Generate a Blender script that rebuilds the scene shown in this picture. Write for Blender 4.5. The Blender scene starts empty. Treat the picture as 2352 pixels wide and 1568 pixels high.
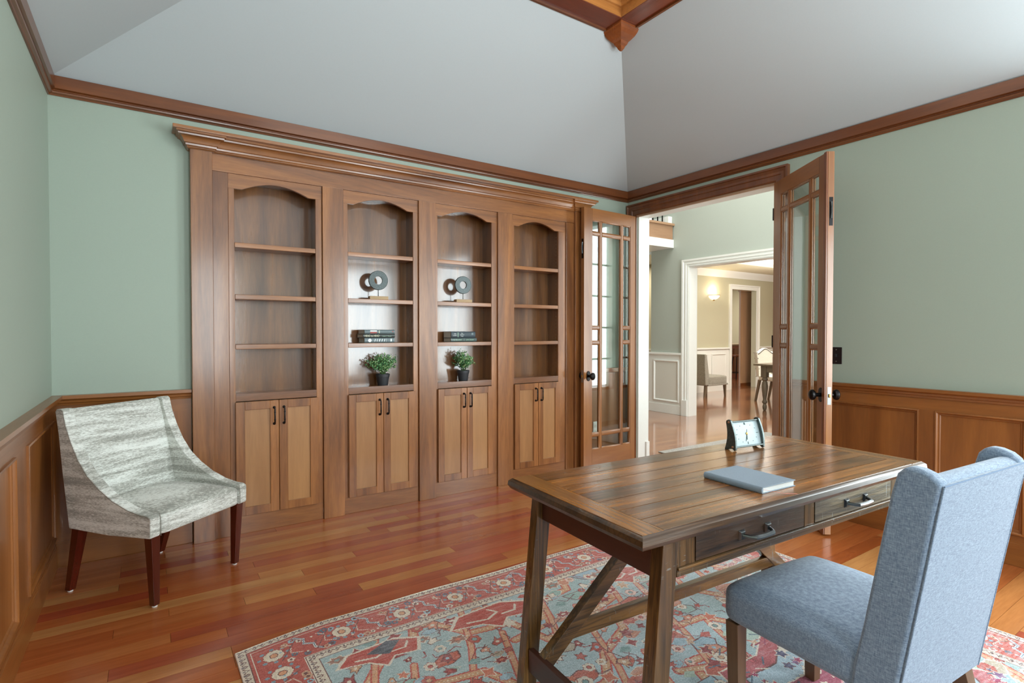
import bpy, bmesh, math, random
import numpy as np
from mathutils import Vector, Matrix
random.seed(7)
scene = bpy.context.scene
COL = scene.collection
R = math.radians

# ------------------------------------------------------------------ camera, light, exposure
H = 1.27
cam_d = bpy.data.cameras.new('camera')
cam = bpy.data.objects.new('camera', cam_d)
COL.objects.link(cam)
scene.camera = cam
cam_d.sensor_width = 36.0
cam_d.lens = 1240.516 / 2352 * 36.0
cam.location = (0, 0, H)
cam.rotation_euler = (R(90) - 0.01743659, 0, -0.590964)
cam_d.clip_end = 100

XL, XR, YB, YF = -0.4394, 3.9043, 3.7837, -2.0

world = bpy.data.worlds.new('world')
scene.world = world
world.use_nodes = True
wbg = world.node_tree.nodes['Background']
wbg.inputs[0].default_value = (0.80, 0.92, 1.0, 1)
wbg.inputs[1].default_value = 2.6

scene.view_settings.view_transform = 'Standard'
scene.view_settings.look = 'None'
scene.view_settings.gamma = 1
scene.view_settings.use_curve_mapping = False
scene.view_settings.exposure = 0.32


def area(name, loc, rot, sx, sy, power, col=(1, 1, 1), spread=180):
    d = bpy.data.lights.new(name, 'AREA')
    d.shape = 'RECTANGLE'
    d.size, d.size_y = sx, sy
    d.energy = power
    d.color = col
    d.spread = R(spread)
    o = bpy.data.objects.new(name, d)
    COL.objects.link(o)
    o.location = loc
    o.rotation_euler = rot
    return o


# daylight at the study's windows
area('window_daylight_front', (0.75, YF - 0.20, 1.5), (R(90), 0, 0), 0.75, 1.9, 62, (0.86, 0.94, 1.0))
area('window_daylight_front', (3.3, YF - 0.20, 1.5), (R(90), 0, 0), 1.1, 1.9, 84, (0.86, 0.94, 1.0))
area('window_daylight_right', (XR + 0.20, 0.145, 1.5), (R(90), 0, R(90)), 1.38, 1.9, 95, (0.88, 0.95, 1.0))
area('cove_light', (1.73, 0.9, 3.56), (0, 0, 0), 1.5, 2.6, 18, (1.0, 0.95, 0.88))
# added fill behind the camera, aimed up to brighten the ceiling
area('ceiling_fill', (1.0, -1.0, 1.75), (R(180), 0, 0), 1.0, 1.0, 34, (0.97, 0.98, 1.0))
# foyer, dining room, kitchen
area('foyer_daylight', (5.45, 1.70, 1.8), (R(90), 0, 0), 1.5, 2.6, 120, (0.92, 0.97, 1.0))
area('foyer_ceiling_light', (5.4, 3.6, 4.6), (0, 0, 0), 2.0, 3.0, 95, (1.0, 0.97, 0.92))
area('dining_ceiling_light', (9.6, 4.6, 2.55), (0, 0, 0), 2.4, 2.4, 75, (1.0, 0.96, 0.90))
area('dining_ceiling_fill', (10.2, 4.6, 1.8), (R(180), 0, 0), 2.0, 2.0, 120, (1.0, 0.96, 0.88))  # fill added out of sight, facing up to brighten the dining room ceiling
area('kitchen_ceiling_light', (13.2, 9.3, 2.72), (0, 0, 0), 1.5, 1.5, 70, (1.0, 0.95, 0.85))
area('corridor_ceiling_light', (7.2, 7.3, 2.5), (0, 0, 0), 0.8, 0.8, 22, (1.0, 0.9, 0.72))


# ------------------------------------------------------------------ materials
def lin(c):
    out = []
    for v in c[:3]:
        v = v / 255.0
        out.append(v / 12.92 if v <= 0.04045 else ((v + 0.055) / 1.055) ** 2.4)
    return (out[0], out[1], out[2], 1.0)


class Mat:
    def __init__(self, name):
        self.m = bpy.data.materials.new(name)
        self.m.use_nodes = True
        self.nt = self.m.node_tree
        self.N = self.nt.nodes
        self.b = self.N['Principled BSDF']

    def node(self, t, **kw):
        n = self.N.new(t)
        for k, v in kw.items():
            if k.startswith('i_'):
                n.inputs[k[2:].replace('_', ' ')].default_value = v
            else:
                setattr(n, k, v)
        return n

    def link(self, a, b):
        self.nt.links.new(a, b)

    def coords(self, scale=(1, 1, 1), rnd=False, kind='Object'):
        tc = self.node('ShaderNodeTexCoord')
        mp = self.node('ShaderNodeMapping')
        mp.inputs['Scale'].default_value = scale
        src = tc.outputs[kind]
        if rnd:
            oi = self.node('ShaderNodeObjectInfo')
            mul = self.node('ShaderNodeVectorMath', operation='SCALE')
            mul.inputs[0].default_value = (37.0, 53.0, 71.0)
            self.link(oi.outputs['Random'], mul.inputs['Scale'])
            ad = self.node('ShaderNodeVectorMath', operation='ADD')
            self.link(src, ad.inputs[0])
            self.link(mul.outputs[0], ad.inputs[1])
            src = ad.outputs[0]
        self.link(src, mp.inputs['Vector'])
        return mp.outputs[0]

    def noise(self, vec, scale, detail=4, rough=0.55, dist=0.0):
        n = self.node('ShaderNodeTexNoise')
        n.inputs['Scale'].default_value = scale
        n.inputs['Detail'].default_value = detail
        n.inputs['Roughness'].default_value = rough
        n.inputs['Distortion'].default_value = dist
        self.link(vec, n.inputs['Vector'])
        return n.outputs['Fac']

    def ramp(self, fac, stops):
        r = self.node('ShaderNodeValToRGB')
        el = r.color_ramp.elements
        el[0].position, el[0].color = stops[0]
        el[1].position, el[1].color = stops[-1]
        for p, c in stops[1:-1]:
            e = el.new(p)
            e.color = c
        self.link(fac, r.inputs[0])
        return r.outputs[0]

    def mix(self, fac, a, b, mode='MIX'):
        m = self.node('ShaderNodeMix', data_type='RGBA', blend_type=mode)
        if isinstance(fac, float):
            m.inputs[0].default_value = fac
        else:
            self.link(fac, m.inputs[0])
        for k, v in ((6, a), (7, b)):
            if isinstance(v, tuple):
                m.inputs[k].default_value = v
            else:
                self.link(v, m.inputs[k])
        return m.outputs[2]

    def bump(self, h, strength, dist=0.002):
        b = self.node('ShaderNodeBump')
        b.inputs['Strength'].default_value = strength
        b.inputs['Distance'].default_value = dist
        self.link(h, b.inputs['Height'])
        self.link(b.outputs[0], self.b.inputs['Normal'])

    def set(self, **kw):
        for k, v in kw.items():
            self.b.inputs[k.replace('_', ' ')].default_value = v


def wood(name, dark, light, axis='z', rough=0.36, coat=0.25, freq=7.0, streak=0.5, rnd=False, contrast=0.28, blotch=None, bump=0.12, coat_r=0.18, distress=0.0):
    M = Mat(name)
    sc = {'x': (0.09, 1, 1), 'y': (1, 0.09, 1), 'z': (1, 1, 0.09)}[axis]
    v = M.coords(sc, rnd)
    a = M.noise(v, freq, 5, 0.6, 1.1)
    f = M.noise(v, freq * 14, 3, 0.7, 0.0)
    col = M.ramp(a, [(0.5 - contrast, lin(dark)), (0.5 + contrast, lin(light))])
    fr = M.ramp(f, [(0.3, (0.62, 0.60, 0.58, 1)), (0.62, (1, 1, 1, 1))])
    col = M.mix(streak, col, fr, 'MULTIPLY')
    if blotch:
        v2 = M.coords((1, 1, 1), rnd)
        n2 = M.noise(v2, 2.6, 3, 0.6)
        bl = M.ramp(n2, [(0.42, (0, 0, 0, 1)), (0.62, (1, 1, 1, 1))])
        col = M.mix(bl, col, lin(blotch)) if False else M.mix(0.45, col, M.mix(bl, col, lin(blotch)))
    if distress:
        # dark grain veins along the board, saw nicks across it
        vs_ = {'x': (0.035, 1, 1), 'y': (1, 0.035, 1), 'z': (1, 1, 0.035)}[axis]
        ve = M.noise(M.coords(vs_, rnd), 30, 3, 0.6, 0.6)
        vein = M.ramp(ve, [(0.40, (1, 1, 1, 1)), (0.47, (1 - distress * 0.75,) * 3 + (1,)), (0.54, (1, 1, 1, 1))])
        col = M.mix(1.0, col, vein, 'MULTIPLY')
        vc = {'x': (1, 0.10, 0.10), 'y': (0.10, 1, 0.10), 'z': (0.22, 0.22, 1)}[axis]
        nk = M.noise(M.coords(vc, rnd), 150, 2, 0.5, 0.0)
        pa = M.noise(M.coords((1, 1, 1), rnd), 9, 2, 0.5)
        nm = M.ramp(nk, [(0.66, (0, 0, 0, 1)), (0.70, (1, 1, 1, 1))])
        pm = M.ramp(pa, [(0.50, (0, 0, 0, 1)), (0.58, (distress,) * 3 + (1,))])
        mk = M.node('ShaderNodeMath', operation='MULTIPLY')
        M.link(nm, mk.inputs[0])
        M.link(pm, mk.inputs[1])
        col = M.mix(mk.outputs[0], col, lin((120, 122, 118)))
    M.link(col, M.b.inputs['Base Color'])
    rr = M.ramp(a, [(0.2, (rough + .06,) * 3 + (1,)), (0.8, (rough - .06,) * 3 + (1,))])
    M.link(rr, M.b.inputs['Roughness'])
    M.set(Coat_Weight=coat, Coat_Roughness=coat_r)
    M.bump(f, bump, 0.0015)
    return M.m


def plain(name, col, rough=0.5, metal=0.0, coat=0.0, bump=0.0, bscale=60.0, var=0.04, **kw):
    M = Mat(name)
    v = M.coords((1, 1, 1))
    n = M.noise(v, bscale, 3, 0.6)
    c = lin(col)
    lo = tuple(max(0, x * (1 - var)) for x in c[:3]) + (1,)
    hi = tuple(min(1, x * (1 + var)) for x in c[:3]) + (1,)
    M.link(M.ramp(n, [(0.3, lo), (0.7, hi)]), M.b.inputs['Base Color'])
    M.set(Roughness=rough, Metallic=metal, Coat_Weight=coat)
    if bump:
        M.bump(n, bump, 0.001)
    for k, val in kw.items():
        M.b.inputs[k.replace('_', ' ')].default_value = val
    return M.m


def emit(name, col, strength):
    M = Mat(name)
    M.set(Base_Color=lin(col), Emission_Color=lin(col), Emission_Strength=strength)
    return M.m


def glass(name, tint=(0.95, 0.98, 0.965), gl=0.07):
    M = Mat(name)
    N, L = M.N, M.link
    tr = M.node('ShaderNodeBsdfTransparent')
    tr.inputs[0].default_value = tint + (1,)
    g = M.node('ShaderNodeBsdfGlossy')
    g.inputs['Roughness'].default_value = 0.02
    lw = M.node('ShaderNodeLayerWeight')
    lw.inputs['Blend'].default_value = 0.5
    pw = M.node('ShaderNodeMath', operation='POWER')
    pw.inputs[1].default_value = 4.0
    L(lw.outputs['Facing'], pw.inputs[0])
    ad = M.node('ShaderNodeMath', operation='MULTIPLY_ADD')
    ad.inputs[1].default_value = 0.75
    ad.inputs[2].default_value = gl
    L(pw.outputs[0], ad.inputs[0])
    mx = M.node('ShaderNodeMixShader')
    L(ad.outputs[0], mx.inputs[0])
    L(tr.outputs[0], mx.inputs[1])
    L(g.outputs[0], mx.inputs[2])
    L(mx.outputs[0], N['Material Output'].inputs['Surface'])
    return M.m


# bookcase and door woods
W = {}
for ax in 'xyz':
    W['case_' + ax] = wood('stained_cherry_' + ax, (104, 60, 30), (174, 114, 64), ax, 0.33, 0.5, 6.0, 0.62, contrast=0.20)
    W['door_' + ax] = wood('door_cherry_' + ax, (118, 70, 34), (170, 112, 60), ax, 0.34, 0.4, 4.0, 0.35)
    W['trim_' + ax] = wood('crown_cherry_' + ax, (84, 40, 16), (134, 76, 36), ax, 0.32, 0.35, 5.0, 0.45)
    W['panel_' + ax] = wood('wainscot_cherry_' + ax, (112, 62, 24), (166, 104, 50), ax, 0.36, 0.30, 4.0, 0.35)
    W['desk_' + ax] = wood('desk_pine_' + ax, (26, 17, 10), (138, 96, 48), ax, 0.30, 0.5, 7.0, 0.85, contrast=0.17, bump=0.5, distress=0.8)
    W['desklow_' + ax] = wood('desk_mahogany_' + ax, (52, 22, 14), (84, 42, 28), ax, 0.34, 0.4, 6.0, 0.5)
    W['maple_' + ax] = wood('maple_' + ax, (150, 112, 84), (180, 144, 112), ax, 0.4, 0.2, 4.0, 0.25)
W['door_panel'] = wood('cabinet_door_panel', (146, 98, 58), (188, 138, 88), 'z', 0.36, 0.3, 5.0, 0.25)
W['back'] = wood('walnut_back_panel', (82, 48, 24), (148, 98, 54), 'z', 0.3, 1.0, 6.0, 0.55, bump=0.3, contrast=0.22, coat_r=0.10)
W['desk_top'] = wood('desk_top_board', (62, 36, 15), (176, 112, 50), 'x', 0.27, 0.45, 6.0, 0.8, rnd=True, contrast=0.2, bump=0.3, distress=0.55)
W['desk_bread'] = wood('desk_breadboard', (76, 46, 18), (166, 108, 50), 'y', 0.27, 0.45, 6.0, 0.7, rnd=True, contrast=0.22, bump=0.3, distress=0.5)
W['leg_red'] = wood('red_mahogany_leg', (58, 14, 8), (96, 30, 18), 'z', 0.22, 0.6, 6.0, 0.4)
W['leg_brown'] = wood('walnut_leg', (84, 58, 38), (122, 90, 62), 'z', 0.4, 0.2, 6.0, 0.4)
W['drawer_dark'] = wood('drawer_front_dark', (30, 20, 13), (100, 68, 42), 'x', 0.36, 0.3, 9.0, 1.0, contrast=0.16, bump=0.8, distress=1.0)
W['drawer_grey'] = wood('drawer_front_grey', (70, 58, 40), (140, 122, 90), 'x', 0.42, 0.2, 9.0, 1.0, contrast=0.16, bump=0.8, distress=1.0)
W['oak_block'] = wood('oak_block', (176, 142, 100), (206, 176, 134), 'x', 0.5, 0.0)
W['grey_oak'] = wood('grey_oak', (92, 78, 62), (136, 120, 98), 'z', 0.5, 0.0)
FLOOR = []
for i, (d, l) in enumerate([((150, 74, 34), (184, 102, 52)), ((162, 98, 50), (194, 128, 72)), ((142, 56, 32), (172, 80, 46)), ((166, 108, 58), (198, 140, 84)), ((150, 78, 36), (184, 108, 58)), ((156, 86, 42), (188, 114, 62)), ((142, 62, 36), (170, 84, 50))]):
    FLOOR.append(wood('cherry_plank_%d' % i, d, l, 'x', 0.24, 0.35, 5.0, 0.4, rnd=True, contrast=0.22, bump=0.05, coat_r=0.14))


def hall_floor_mat():
    M = Mat('hall_plank_floor')
    tc = M.node('ShaderNodeTexCoord')
    br = M.node('ShaderNodeTexBrick')
    br.offset = 0.37
    br.inputs['Color1'].default_value = lin((176, 116, 74))
    br.inputs['Color2'].default_value = lin((142, 80, 46))
    br.inputs['Mortar'].default_value = lin((70, 34, 22))
    br.inputs['Scale'].default_value = 1.0
    br.inputs['Mortar Size'].default_value = 0.0012
    br.inputs['Brick Width'].default_value = 0.95
    br.inputs['Row Height'].default_value = 0.083
    M.link(tc.outputs['Object'], br.inputs['Vector'])
    v = M.coords((0.09, 1, 1))
    n = M.noise(v, 9, 5, 0.6, 0.8)
    col = M.mix(0.5, br.outputs['Color'], M.ramp(n, [(0.3, (0.6, 0.55, 0.5, 1)), (0.7, (1, 1, 1, 1))]), 'MULTIPLY')
    M.link(col, M.b.inputs['Base Color'])
    M.set(Roughness=0.2, Coat_Weight=1.0, Coat_Roughness=0.10)
    return M.m


PAINT = {
    'green': plain('sage_green_paint', (160, 172, 158), 0.55, bump=0.10, bscale=160, var=0.015),
    'ceil': plain('pale_grey_ceiling_paint', (190, 197, 200), 0.6, bump=0.05, bscale=120, var=0.01),
    'hallgreen': plain('pale_sage_hall_paint', (172, 178, 168), 0.6, var=0.01),
    'tan': plain('tan_wall_paint', (186, 180, 154), 0.6, var=0.01),
    'white': plain('white_trim_paint', (228, 228, 222), 0.4, var=0.01),
    'offwhite': plain('offwhite_panel_paint', (212, 210, 200), 0.45, var=0.01),
}
HALLFLOOR = hall_floor_mat()
GLASS = glass('clear_door_glass')
GLASSW = glass('window_glass', (0.97, 0.99, 0.98), 0.03)
BLACK = plain('dark_bronze_metal', (40, 38, 38), 0.35, 0.9, var=0.1)
PEWTER = plain('pewter_metal', (96, 98, 98), 0.3, 0.95, var=0.1)
STEEL = plain('worn_steel', (150, 150, 148), 0.4, 0.9)
BRASS = plain('brass_metal', (180, 140, 80), 0.3, 0.9)
PLASTIC = plain('black_plastic', (34, 36, 38), 0.4)
PAGES = plain('book_pages', (206, 206, 196), 0.8, bump=0.2, bscale=300, var=0.1)
GLIDE = plain('white_glide', (220, 215, 210), 0.5)


def weave(name, base, light, dark, scale=420.0, rough=0.9, amount=0.6, sheen=0.3):
    M = Mat(name)
    v1 = M.coords((1, 1, 0.12))
    v2 = M.coords((0.12, 0.12, 1))
    a = M.noise(v1, scale, 2, 0.6)
    b = M.noise(v2, scale, 2, 0.6)
    ad = M.node('ShaderNodeMath', operation='ADD')
    M.link(a, ad.inputs[0])
    M.link(b, ad.inputs[1])
    hf = M.node('ShaderNodeMath', operation='MULTIPLY')
    hf.inputs[1].default_value = 0.5
    M.link(ad.outputs[0], hf.inputs[0])
    col = M.ramp(hf.outputs[0], [(0.36, lin(dark)), (0.5, lin(base)), (0.64, lin(light))])
    M.link(col, M.b.inputs['Base Color'])
    M.set(Roughness=rough, Sheen_Weight=sheen)
    M.bump(hf.outputs[0], 0.4, 0.0015)
    return M.m


BLUE = weave('blue_linen', (122, 139, 160), (150, 168, 188), (92, 110, 134), 620.0)
BLUED = plain('blue_seam_thread', (108, 128, 154), 0.9)


def streaky(name):
    M = Mat(name)
    v = M.coords((0.20, 0.20, 2.6))
    a = M.noise(v, 9, 4, 0.62, 0.5)
    v2 = M.coords((0.30, 0.30, 1.6))
    b = M.noise(v2, 190, 3, 0.75, 0.2)
    ad = M.node('ShaderNodeMath', operation='MULTIPLY_ADD')
    M.link(b, ad.inputs[0])
    ad.inputs[1].default_value = 0.85
    M.link(a, ad.inputs[2])
    hf = M.node('ShaderNodeMath', operation='MULTIPLY')
    hf.inputs[1].default_value = 0.54
    M.link(ad.outputs[0], hf.inputs[0])
    col = M.ramp(hf.outputs[0], [(0.41, lin((150, 150, 142))), (0.47, lin((180, 179, 170))), (0.52, lin((212, 213, 206))), (0.59, lin((238, 240, 234)))])
    M.link(col, M.b.inputs['Base Color'])
    M.set(Roughness=0.95, Sheen_Weight=0.2)
    M.bump(b, 0.5, 0.003)
    return M.m


TWEED = streaky('grey_cream_streaked_tweed')
GREYFAB = weave('grey_upholstery', (140, 134, 120), (164, 158, 144), (112, 106, 94), 300)
WHITEFAB = weave('ivory_upholstery', (214, 208, 194), (228, 222, 210), (196, 190, 176), 300)


# ------------------------------------------------------------------ mesh builders
class MB:
    def __init__(self):
        self.v, self.f = [], []

    def add(self, vs, fs):
        o = len(self.v)
        self.v += [tuple(p) for p in vs]
        self.f += [tuple(i + o for i in f) for f in fs]
        return self

    def box(self, x0, x1, y0, y1, z0, z1, M=None):
        vs = [(x0, y0, z0), (x1, y0, z0), (x1, y1, z0), (x0, y1, z0), (x0, y0, z1), (x1, y0, z1), (x1, y1, z1), (x0, y1, z1)]
        if M is not None:
            vs = [tuple(M @ Vector(p)) for p in vs]
        return self.add(vs, [(0, 3, 2, 1), (4, 5, 6, 7), (0, 1, 5, 4), (1, 2, 6, 5), (2, 3, 7, 6), (3, 0, 4, 7)])

    def hexa(self, bot, top):
        return self.add(list(bot) + list(top), [(0, 3, 2, 1), (4, 5, 6, 7), (0, 1, 5, 4), (1, 2, 6, 5), (2, 3, 7, 6), (3, 0, 4, 7)])

    def prism(self, pts, axis, a, b):
        n = len(pts)

        def P(p, t):
            return {'x': (t, p[0], p[1]), 'y': (p[0], t, p[1]), 'z': (p[0], p[1], t)}[axis]
        vs = [P(p, a) for p in pts] + [P(p, b) for p in pts]
        fs = [tuple(range(n))[::-1], tuple(range(n, 2 * n))]
        fs += [(i, (i + 1) % n, n + (i + 1) % n, n + i) for i in range(n)]
        return self.add(vs, fs)

    def sweep(self, path, prof, n, closed=False):
        """profile (s, d): s sideways (n x tangent), d along n; mitred."""
        n = Vector(n).normalized()
        P = [Vector(p) for p in path]
        m = len(P)
        k = len(prof)
        rings = []
        for i in range(m):
            t0 = (P[i] - P[i - 1]).normalized() if (i > 0 or closed) else None
            t1 = (P[(i + 1) % m] - P[i]).normalized() if (i < m - 1 or closed) else None
            if t0 is None:
                t0 = t1
            if t1 is None:
                t1 = t0
            s0, s1 = n.cross(t0), n.cross(t1)
            s = (s0 + s1)
            s = s / max(1e-6, (1 + s0.dot(s1)))
            rings.append([P[i] + s * a + n * d for a, d in prof])
        vs = [p for r in rings for p in r]
        fs = []
        for i in range(m if closed else m - 1):
            j = (i + 1) % m
            for q in range(k):
                q2 = (q + 1) % k
                fs.append((i * k + q, i * k + q2, j * k + q2, j * k + q))
        if not closed:
            fs.append(tuple(range(k)))
            fs.append(tuple(range((m - 1) * k, m * k))[::-1])
        return self.add(vs, fs)

    def tube(self, path, r, seg=8, cap=True):
        P = [Vector(p) for p in path]
        m = len(P)
        rs = r if isinstance(r, (list, tuple)) else [r] * m
        up = None
        vs = []
        for i in range(m):
            t = (P[min(i + 1, m - 1)] - P[max(i - 1, 0)]).normalized()
            if up is None:
                up = Vector((0, 0, 1)) if abs(t.z) < 0.9 else Vector((1, 0, 0))
            a = t.cross(up).normalized()
            up = a.cross(t).normalized()
            for q in range(seg):
                an = 2 * math.pi * q / seg
                vs.append(P[i] + (a * math.cos(an) + up * math.sin(an)) * rs[i])
        fs = [(i * seg + q, i * seg + (q + 1) % seg, (i + 1) * seg + (q + 1) % seg, (i + 1) * seg + q) for i in range(m - 1) for q in range(seg)]
        if cap:
            fs += [tuple(range(seg))[::-1], tuple(range((m - 1) * seg, m * seg))]
        return self.add(vs, fs)

    def lathe(self, prof, seg=24, M=None, square=None):
        """prof: (r, z) list; square: list of bools making that ring square."""
        vs = []
        k = len(prof)
        for r, z in prof:
            for q in range(seg):
                an = 2 * math.pi * q / seg
                p = Vector((r * math.cos(an), r * math.sin(an), z))
                vs.append(M @ p if M is not None else p)
        fs = [(i * seg + q, i * seg + (q + 1) % seg, (i + 1) * seg + (q + 1) % seg, (i + 1) * seg + q) for i in range(k - 1) for q in range(seg)]
        fs += [tuple(range(seg))[::-1], tuple(range((k - 1) * seg, k * seg))]
        return self.add(vs, fs)

    def build(self, name, mat, parent=None, bevel=0.0, seg=2, smooth=True, subsurf=0, angle=38, loc=None):
        me = bpy.data.meshes.new(name)
        bm = bmesh.new()
        vs = [bm.verts.new(p) for p in self.v]
        for f in self.f:
            try:
                bm.faces.new([vs[i] for i in f])
            except ValueError:
                pass
        bmesh.ops.recalc_face_normals(bm, faces=bm.faces)
        if bevel:
            ed = [e for e in bm.edges if len(e.link_faces) == 2 and e.calc_face_angle(0) > R(30)]
            bmesh.ops.bevel(bm, geom=ed, offset=bevel, segments=seg, profile=0.5, affect='EDGES', clamp_overlap=True)
        if smooth:
            for f in bm.faces:
                f.smooth = True
            for e in bm.edges:
                if len(e.link_faces) == 2 and e.calc_face_angle(0) > R(angle):
                    e.smooth = False
        bm.to_mesh(me)
        bm.free()
        me.materials.append(mat)
        o = bpy.data.objects.new(name, me)
        COL.objects.link(o)
        if parent is not None:
            o.parent = parent
        if loc is not None:
            o.location = loc
        if bevel and smooth and not subsurf:
            wn = o.modifiers.new('normals', 'WEIGHTED_NORMAL')
            wn.keep_sharp = True
        if subsurf:
            md = o.modifiers.new('subsurf', 'SUBSURF')
            md.levels = md.render_levels = subsurf
        return o


def tag(o, label=None, cat=None, group=None, kind=None):
    if label:
        o['label'] = label
    if cat:
        o['category'] = cat
    if group:
        o['group'] = group
    if kind:
        o['kind'] = kind
    return o


def thing(name, label, cat, loc=(0, 0, 0), rz=0.0, group=None, kind=None):
    o = bpy.data.objects.new(name, None)
    COL.objects.link(o)
    o.empty_display_size = 0.1
    o.location = loc
    o.rotation_euler = (0, 0, rz)
    return tag(o, label, cat, group, kind)


def struct(o):
    o['kind'] = 'structure'
    return o


def copy_part(o, parent, loc=None):
    c = o.copy()
    COL.objects.link(c)
    c.parent = parent
    if loc is not None:
        c.location = loc
    return c


def copy_tree(o, loc, label=None, rz=None):
    c = o.copy()
    COL.objects.link(c)
    c.location = loc
    if rz is not None:
        c.rotation_euler = (0, 0, rz)
    if label:
        c['label'] = label
    for ch in list(o.children):
        d = copy_part(ch, c)
        for g in list(ch.children):
            copy_part(g, d)
    return c


def rect_path(n, a0, a1, b0, b1, c):
    """closed rectangle path in plane with normal axis n ('x' or 'y') at coord c"""
    if n == 'y':
        return [(a0, c, b0), (a1, c, b0), (a1, c, b1), (a0, c, b1)]
    return [(c, a0, b0), (c, a1, b0), (c, a1, b1), (c, a0, b1)]


# ================================================================== THE ROOM
T = 0.145
# ---- floor: slab + individual planks
fl = struct(MB().box(XL - 0.1, 4.05, YF - 0.1, YB + 0.2, -0.12, -0.018).build('floor', plain('subfloor', (60, 34, 24), 0.8), smooth=False))
PW = 0.083
pm_cache = {}


def plank(x0, x1, y0, mi):
    L = round(x1 - x0, 3)
    key = (L, mi)
    if key not in pm_cache:
        e = 0.0006
        o = MB().hexa([(0, 0, -0.018), (L, 0, -0.018), (L, PW, -0.018), (0, PW, -0.018)],
                      [(e, e, 0), (L - e, e, 0), (L - e, PW - e, 0), (e, PW - e, 0)]).build('plank', FLOOR[mi], fl, smooth=False)
        pm_cache[key] = o.data
        o.location = (x0, y0, 0)
        return o
    o = bpy.data.objects.new('plank', pm_cache[key])
    COL.objects.link(o)
    o.parent = fl
    o.location = (x0, y0, 0)
    return o


rng = random.Random(11)
y = YB + 0.14
npl = 0
while y > 0.35:
    y -= PW
    x = XL - rng.choice([0.0, 0.3, 0.6, 0.9]) if True else XL
    x = XL
    first = True
    last = -1
    while x < 4.05 - 1e-4:
        L = rng.choice([0.5, 0.8, 1.1, 1.4, 1.7, 2.0])
        if first:
            L = rng.choice([0.3, 0.5, 0.7, 0.9, 1.1])
            first = False
        x1 = min(4.05, x + L)
        if 4.05 - x1 < 0.25:
            x1 = 4.05
        mi = rng.choices(range(7), [4, 2.2, 1.5, 1.2, 4, 3.4, 1.3])[0]
        if mi == last:
            mi = (mi + 1) % 7
        last = mi
        plank(x, x1, y, mi)
        npl += 1
        x = x1
MB().box(XL, 4.05, YF, y, -0.018, 0).build('plank_field', HALLFLOOR, fl, smooth=False)['kind'] = 'stuff'

# ---- walls
G = PAINT['green']
# back wall with the recess the bookcase sits in
wb = MB()
wb.box(XL - 0.1, 0.34, YB, YB + 0.2, 0, 2.7)
wb.box(3.18, 4.05, YB, YB + 0.2, 0, 2.7)
wb.box(0.34, 3.18, YB, YB + 0.2, 2.37, 2.7)
wb.box(0.34, 3.18, YB + 0.16, YB + 0.2, 0, 2.37)
wall_back = struct(wb.build('wall_back', G, smooth=False))
wall_left = struct(MB().box(XL - 0.15, XL, YF - 0.15, YB, 0, 2.7).build('wall_left', G, smooth=False))
# right wall: double-door opening y 2.28..3.655 to z 2.39; window y -0.7..0.45 z 0.95..2.35
DY0, DY1, DZ = 2.275, 3.66, 2.39
wr = MB()
wr.box(XR, XR + T, DY1, YB, 0, 2.7)
wr.box(XR, XR + T, DY0, DY1, DZ, 2.7)
wr.box(XR, XR + T, 0.84, DY0, 0, 2.7)
wr.box(XR, XR + T, -0.55, 0.84, 0, 0.5)
wr.box(XR, XR + T, -0.55, 0.84, 2.45, 2.7)
wr.box(XR, XR + T, YF - 0.15, -0.55, 0, 2.7)
wall_right = struct(wr.build('wall_right', G, smooth=False))
wf = MB()
for a, b in ((XL, 0.40), (1.10, 2.75), (3.85, XR)):
    wf.box(a, b, YF - 0.15, YF, 0, 2.7)
for a, b in ((0.40, 1.10), (2.75, 3.85)):
    wf.box(a, b, YF - 0.15, YF, 0, 0.5)
    wf.box(a, b, YF - 0.15, YF, 2.45, 2.7)
wall_front = struct(wf.build('wall_front', G, smooth=False))


def window(idx, axis, c, a0, a1, z0, z1, nx, nz):
    m = MB()
    w = 0.04

    def bx(u0, u1, zz0, zz1, d0=-0.03, d1=0.03):
        if axis == 'y':
            m.box(u0, u1, c + d0, c + d1, zz0, zz1)
        else:
            m.box(c + d0, c + d1, u0, u1, zz0, zz1)
    bx(a0, a0 + w, z0, z1)
    bx(a1 - w, a1, z0, z1)
    bx(a0 + w, a1 - w, z0, z0 + w)
    bx(a0 + w, a1 - w, z1 - w, z1)
    o = struct(m.build('window_%d' % idx, W['trim_z']))
    for i in range(1, nx):
        m = MB()
        u = a0 + (a1 - a0) * i / nx
        bx(u - 0.012, u + 0.012, z0 + w, z1 - w, -0.018, 0.018)
        m.build('muntin', W['trim_z'], o)
    for i in range(1, nz):
        m = MB()
        z = z0 + (z1 - z0) * i / nz
        bx(a0 + w, a1 - w, z - 0.012, z + 0.012, -0.016, 0.016)
        m.build('muntin', W['trim_x'], o)
    m = MB()
    bx(a0 + w, a1 - w, z0 + w, z1 - w, -0.003, 0.003)
    m.build('pane', GLASSW, o)
    return o


window(1, 'y', YF - 0.08, 0.40, 1.10, 0.5, 2.45, 1, 1)
window(2, 'y', YF - 0.08, 2.75, 3.85, 0.5, 2.45, 1, 1)
window(3, 'x', XR + 0.08, -0.55, 0.84, 0.5, 2.45, 1, 1)

# ---- hipped ceiling with a beamed tray
ZC, ZT = 2.622, 3.295
X0, X1, Y0, Y1 = 0.75, 2.715, -0.95, 2.70
cb = MB()


def slab(m, q, th=0.03):
    m.add(q, [(0, 1, 2, 3)])


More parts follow.
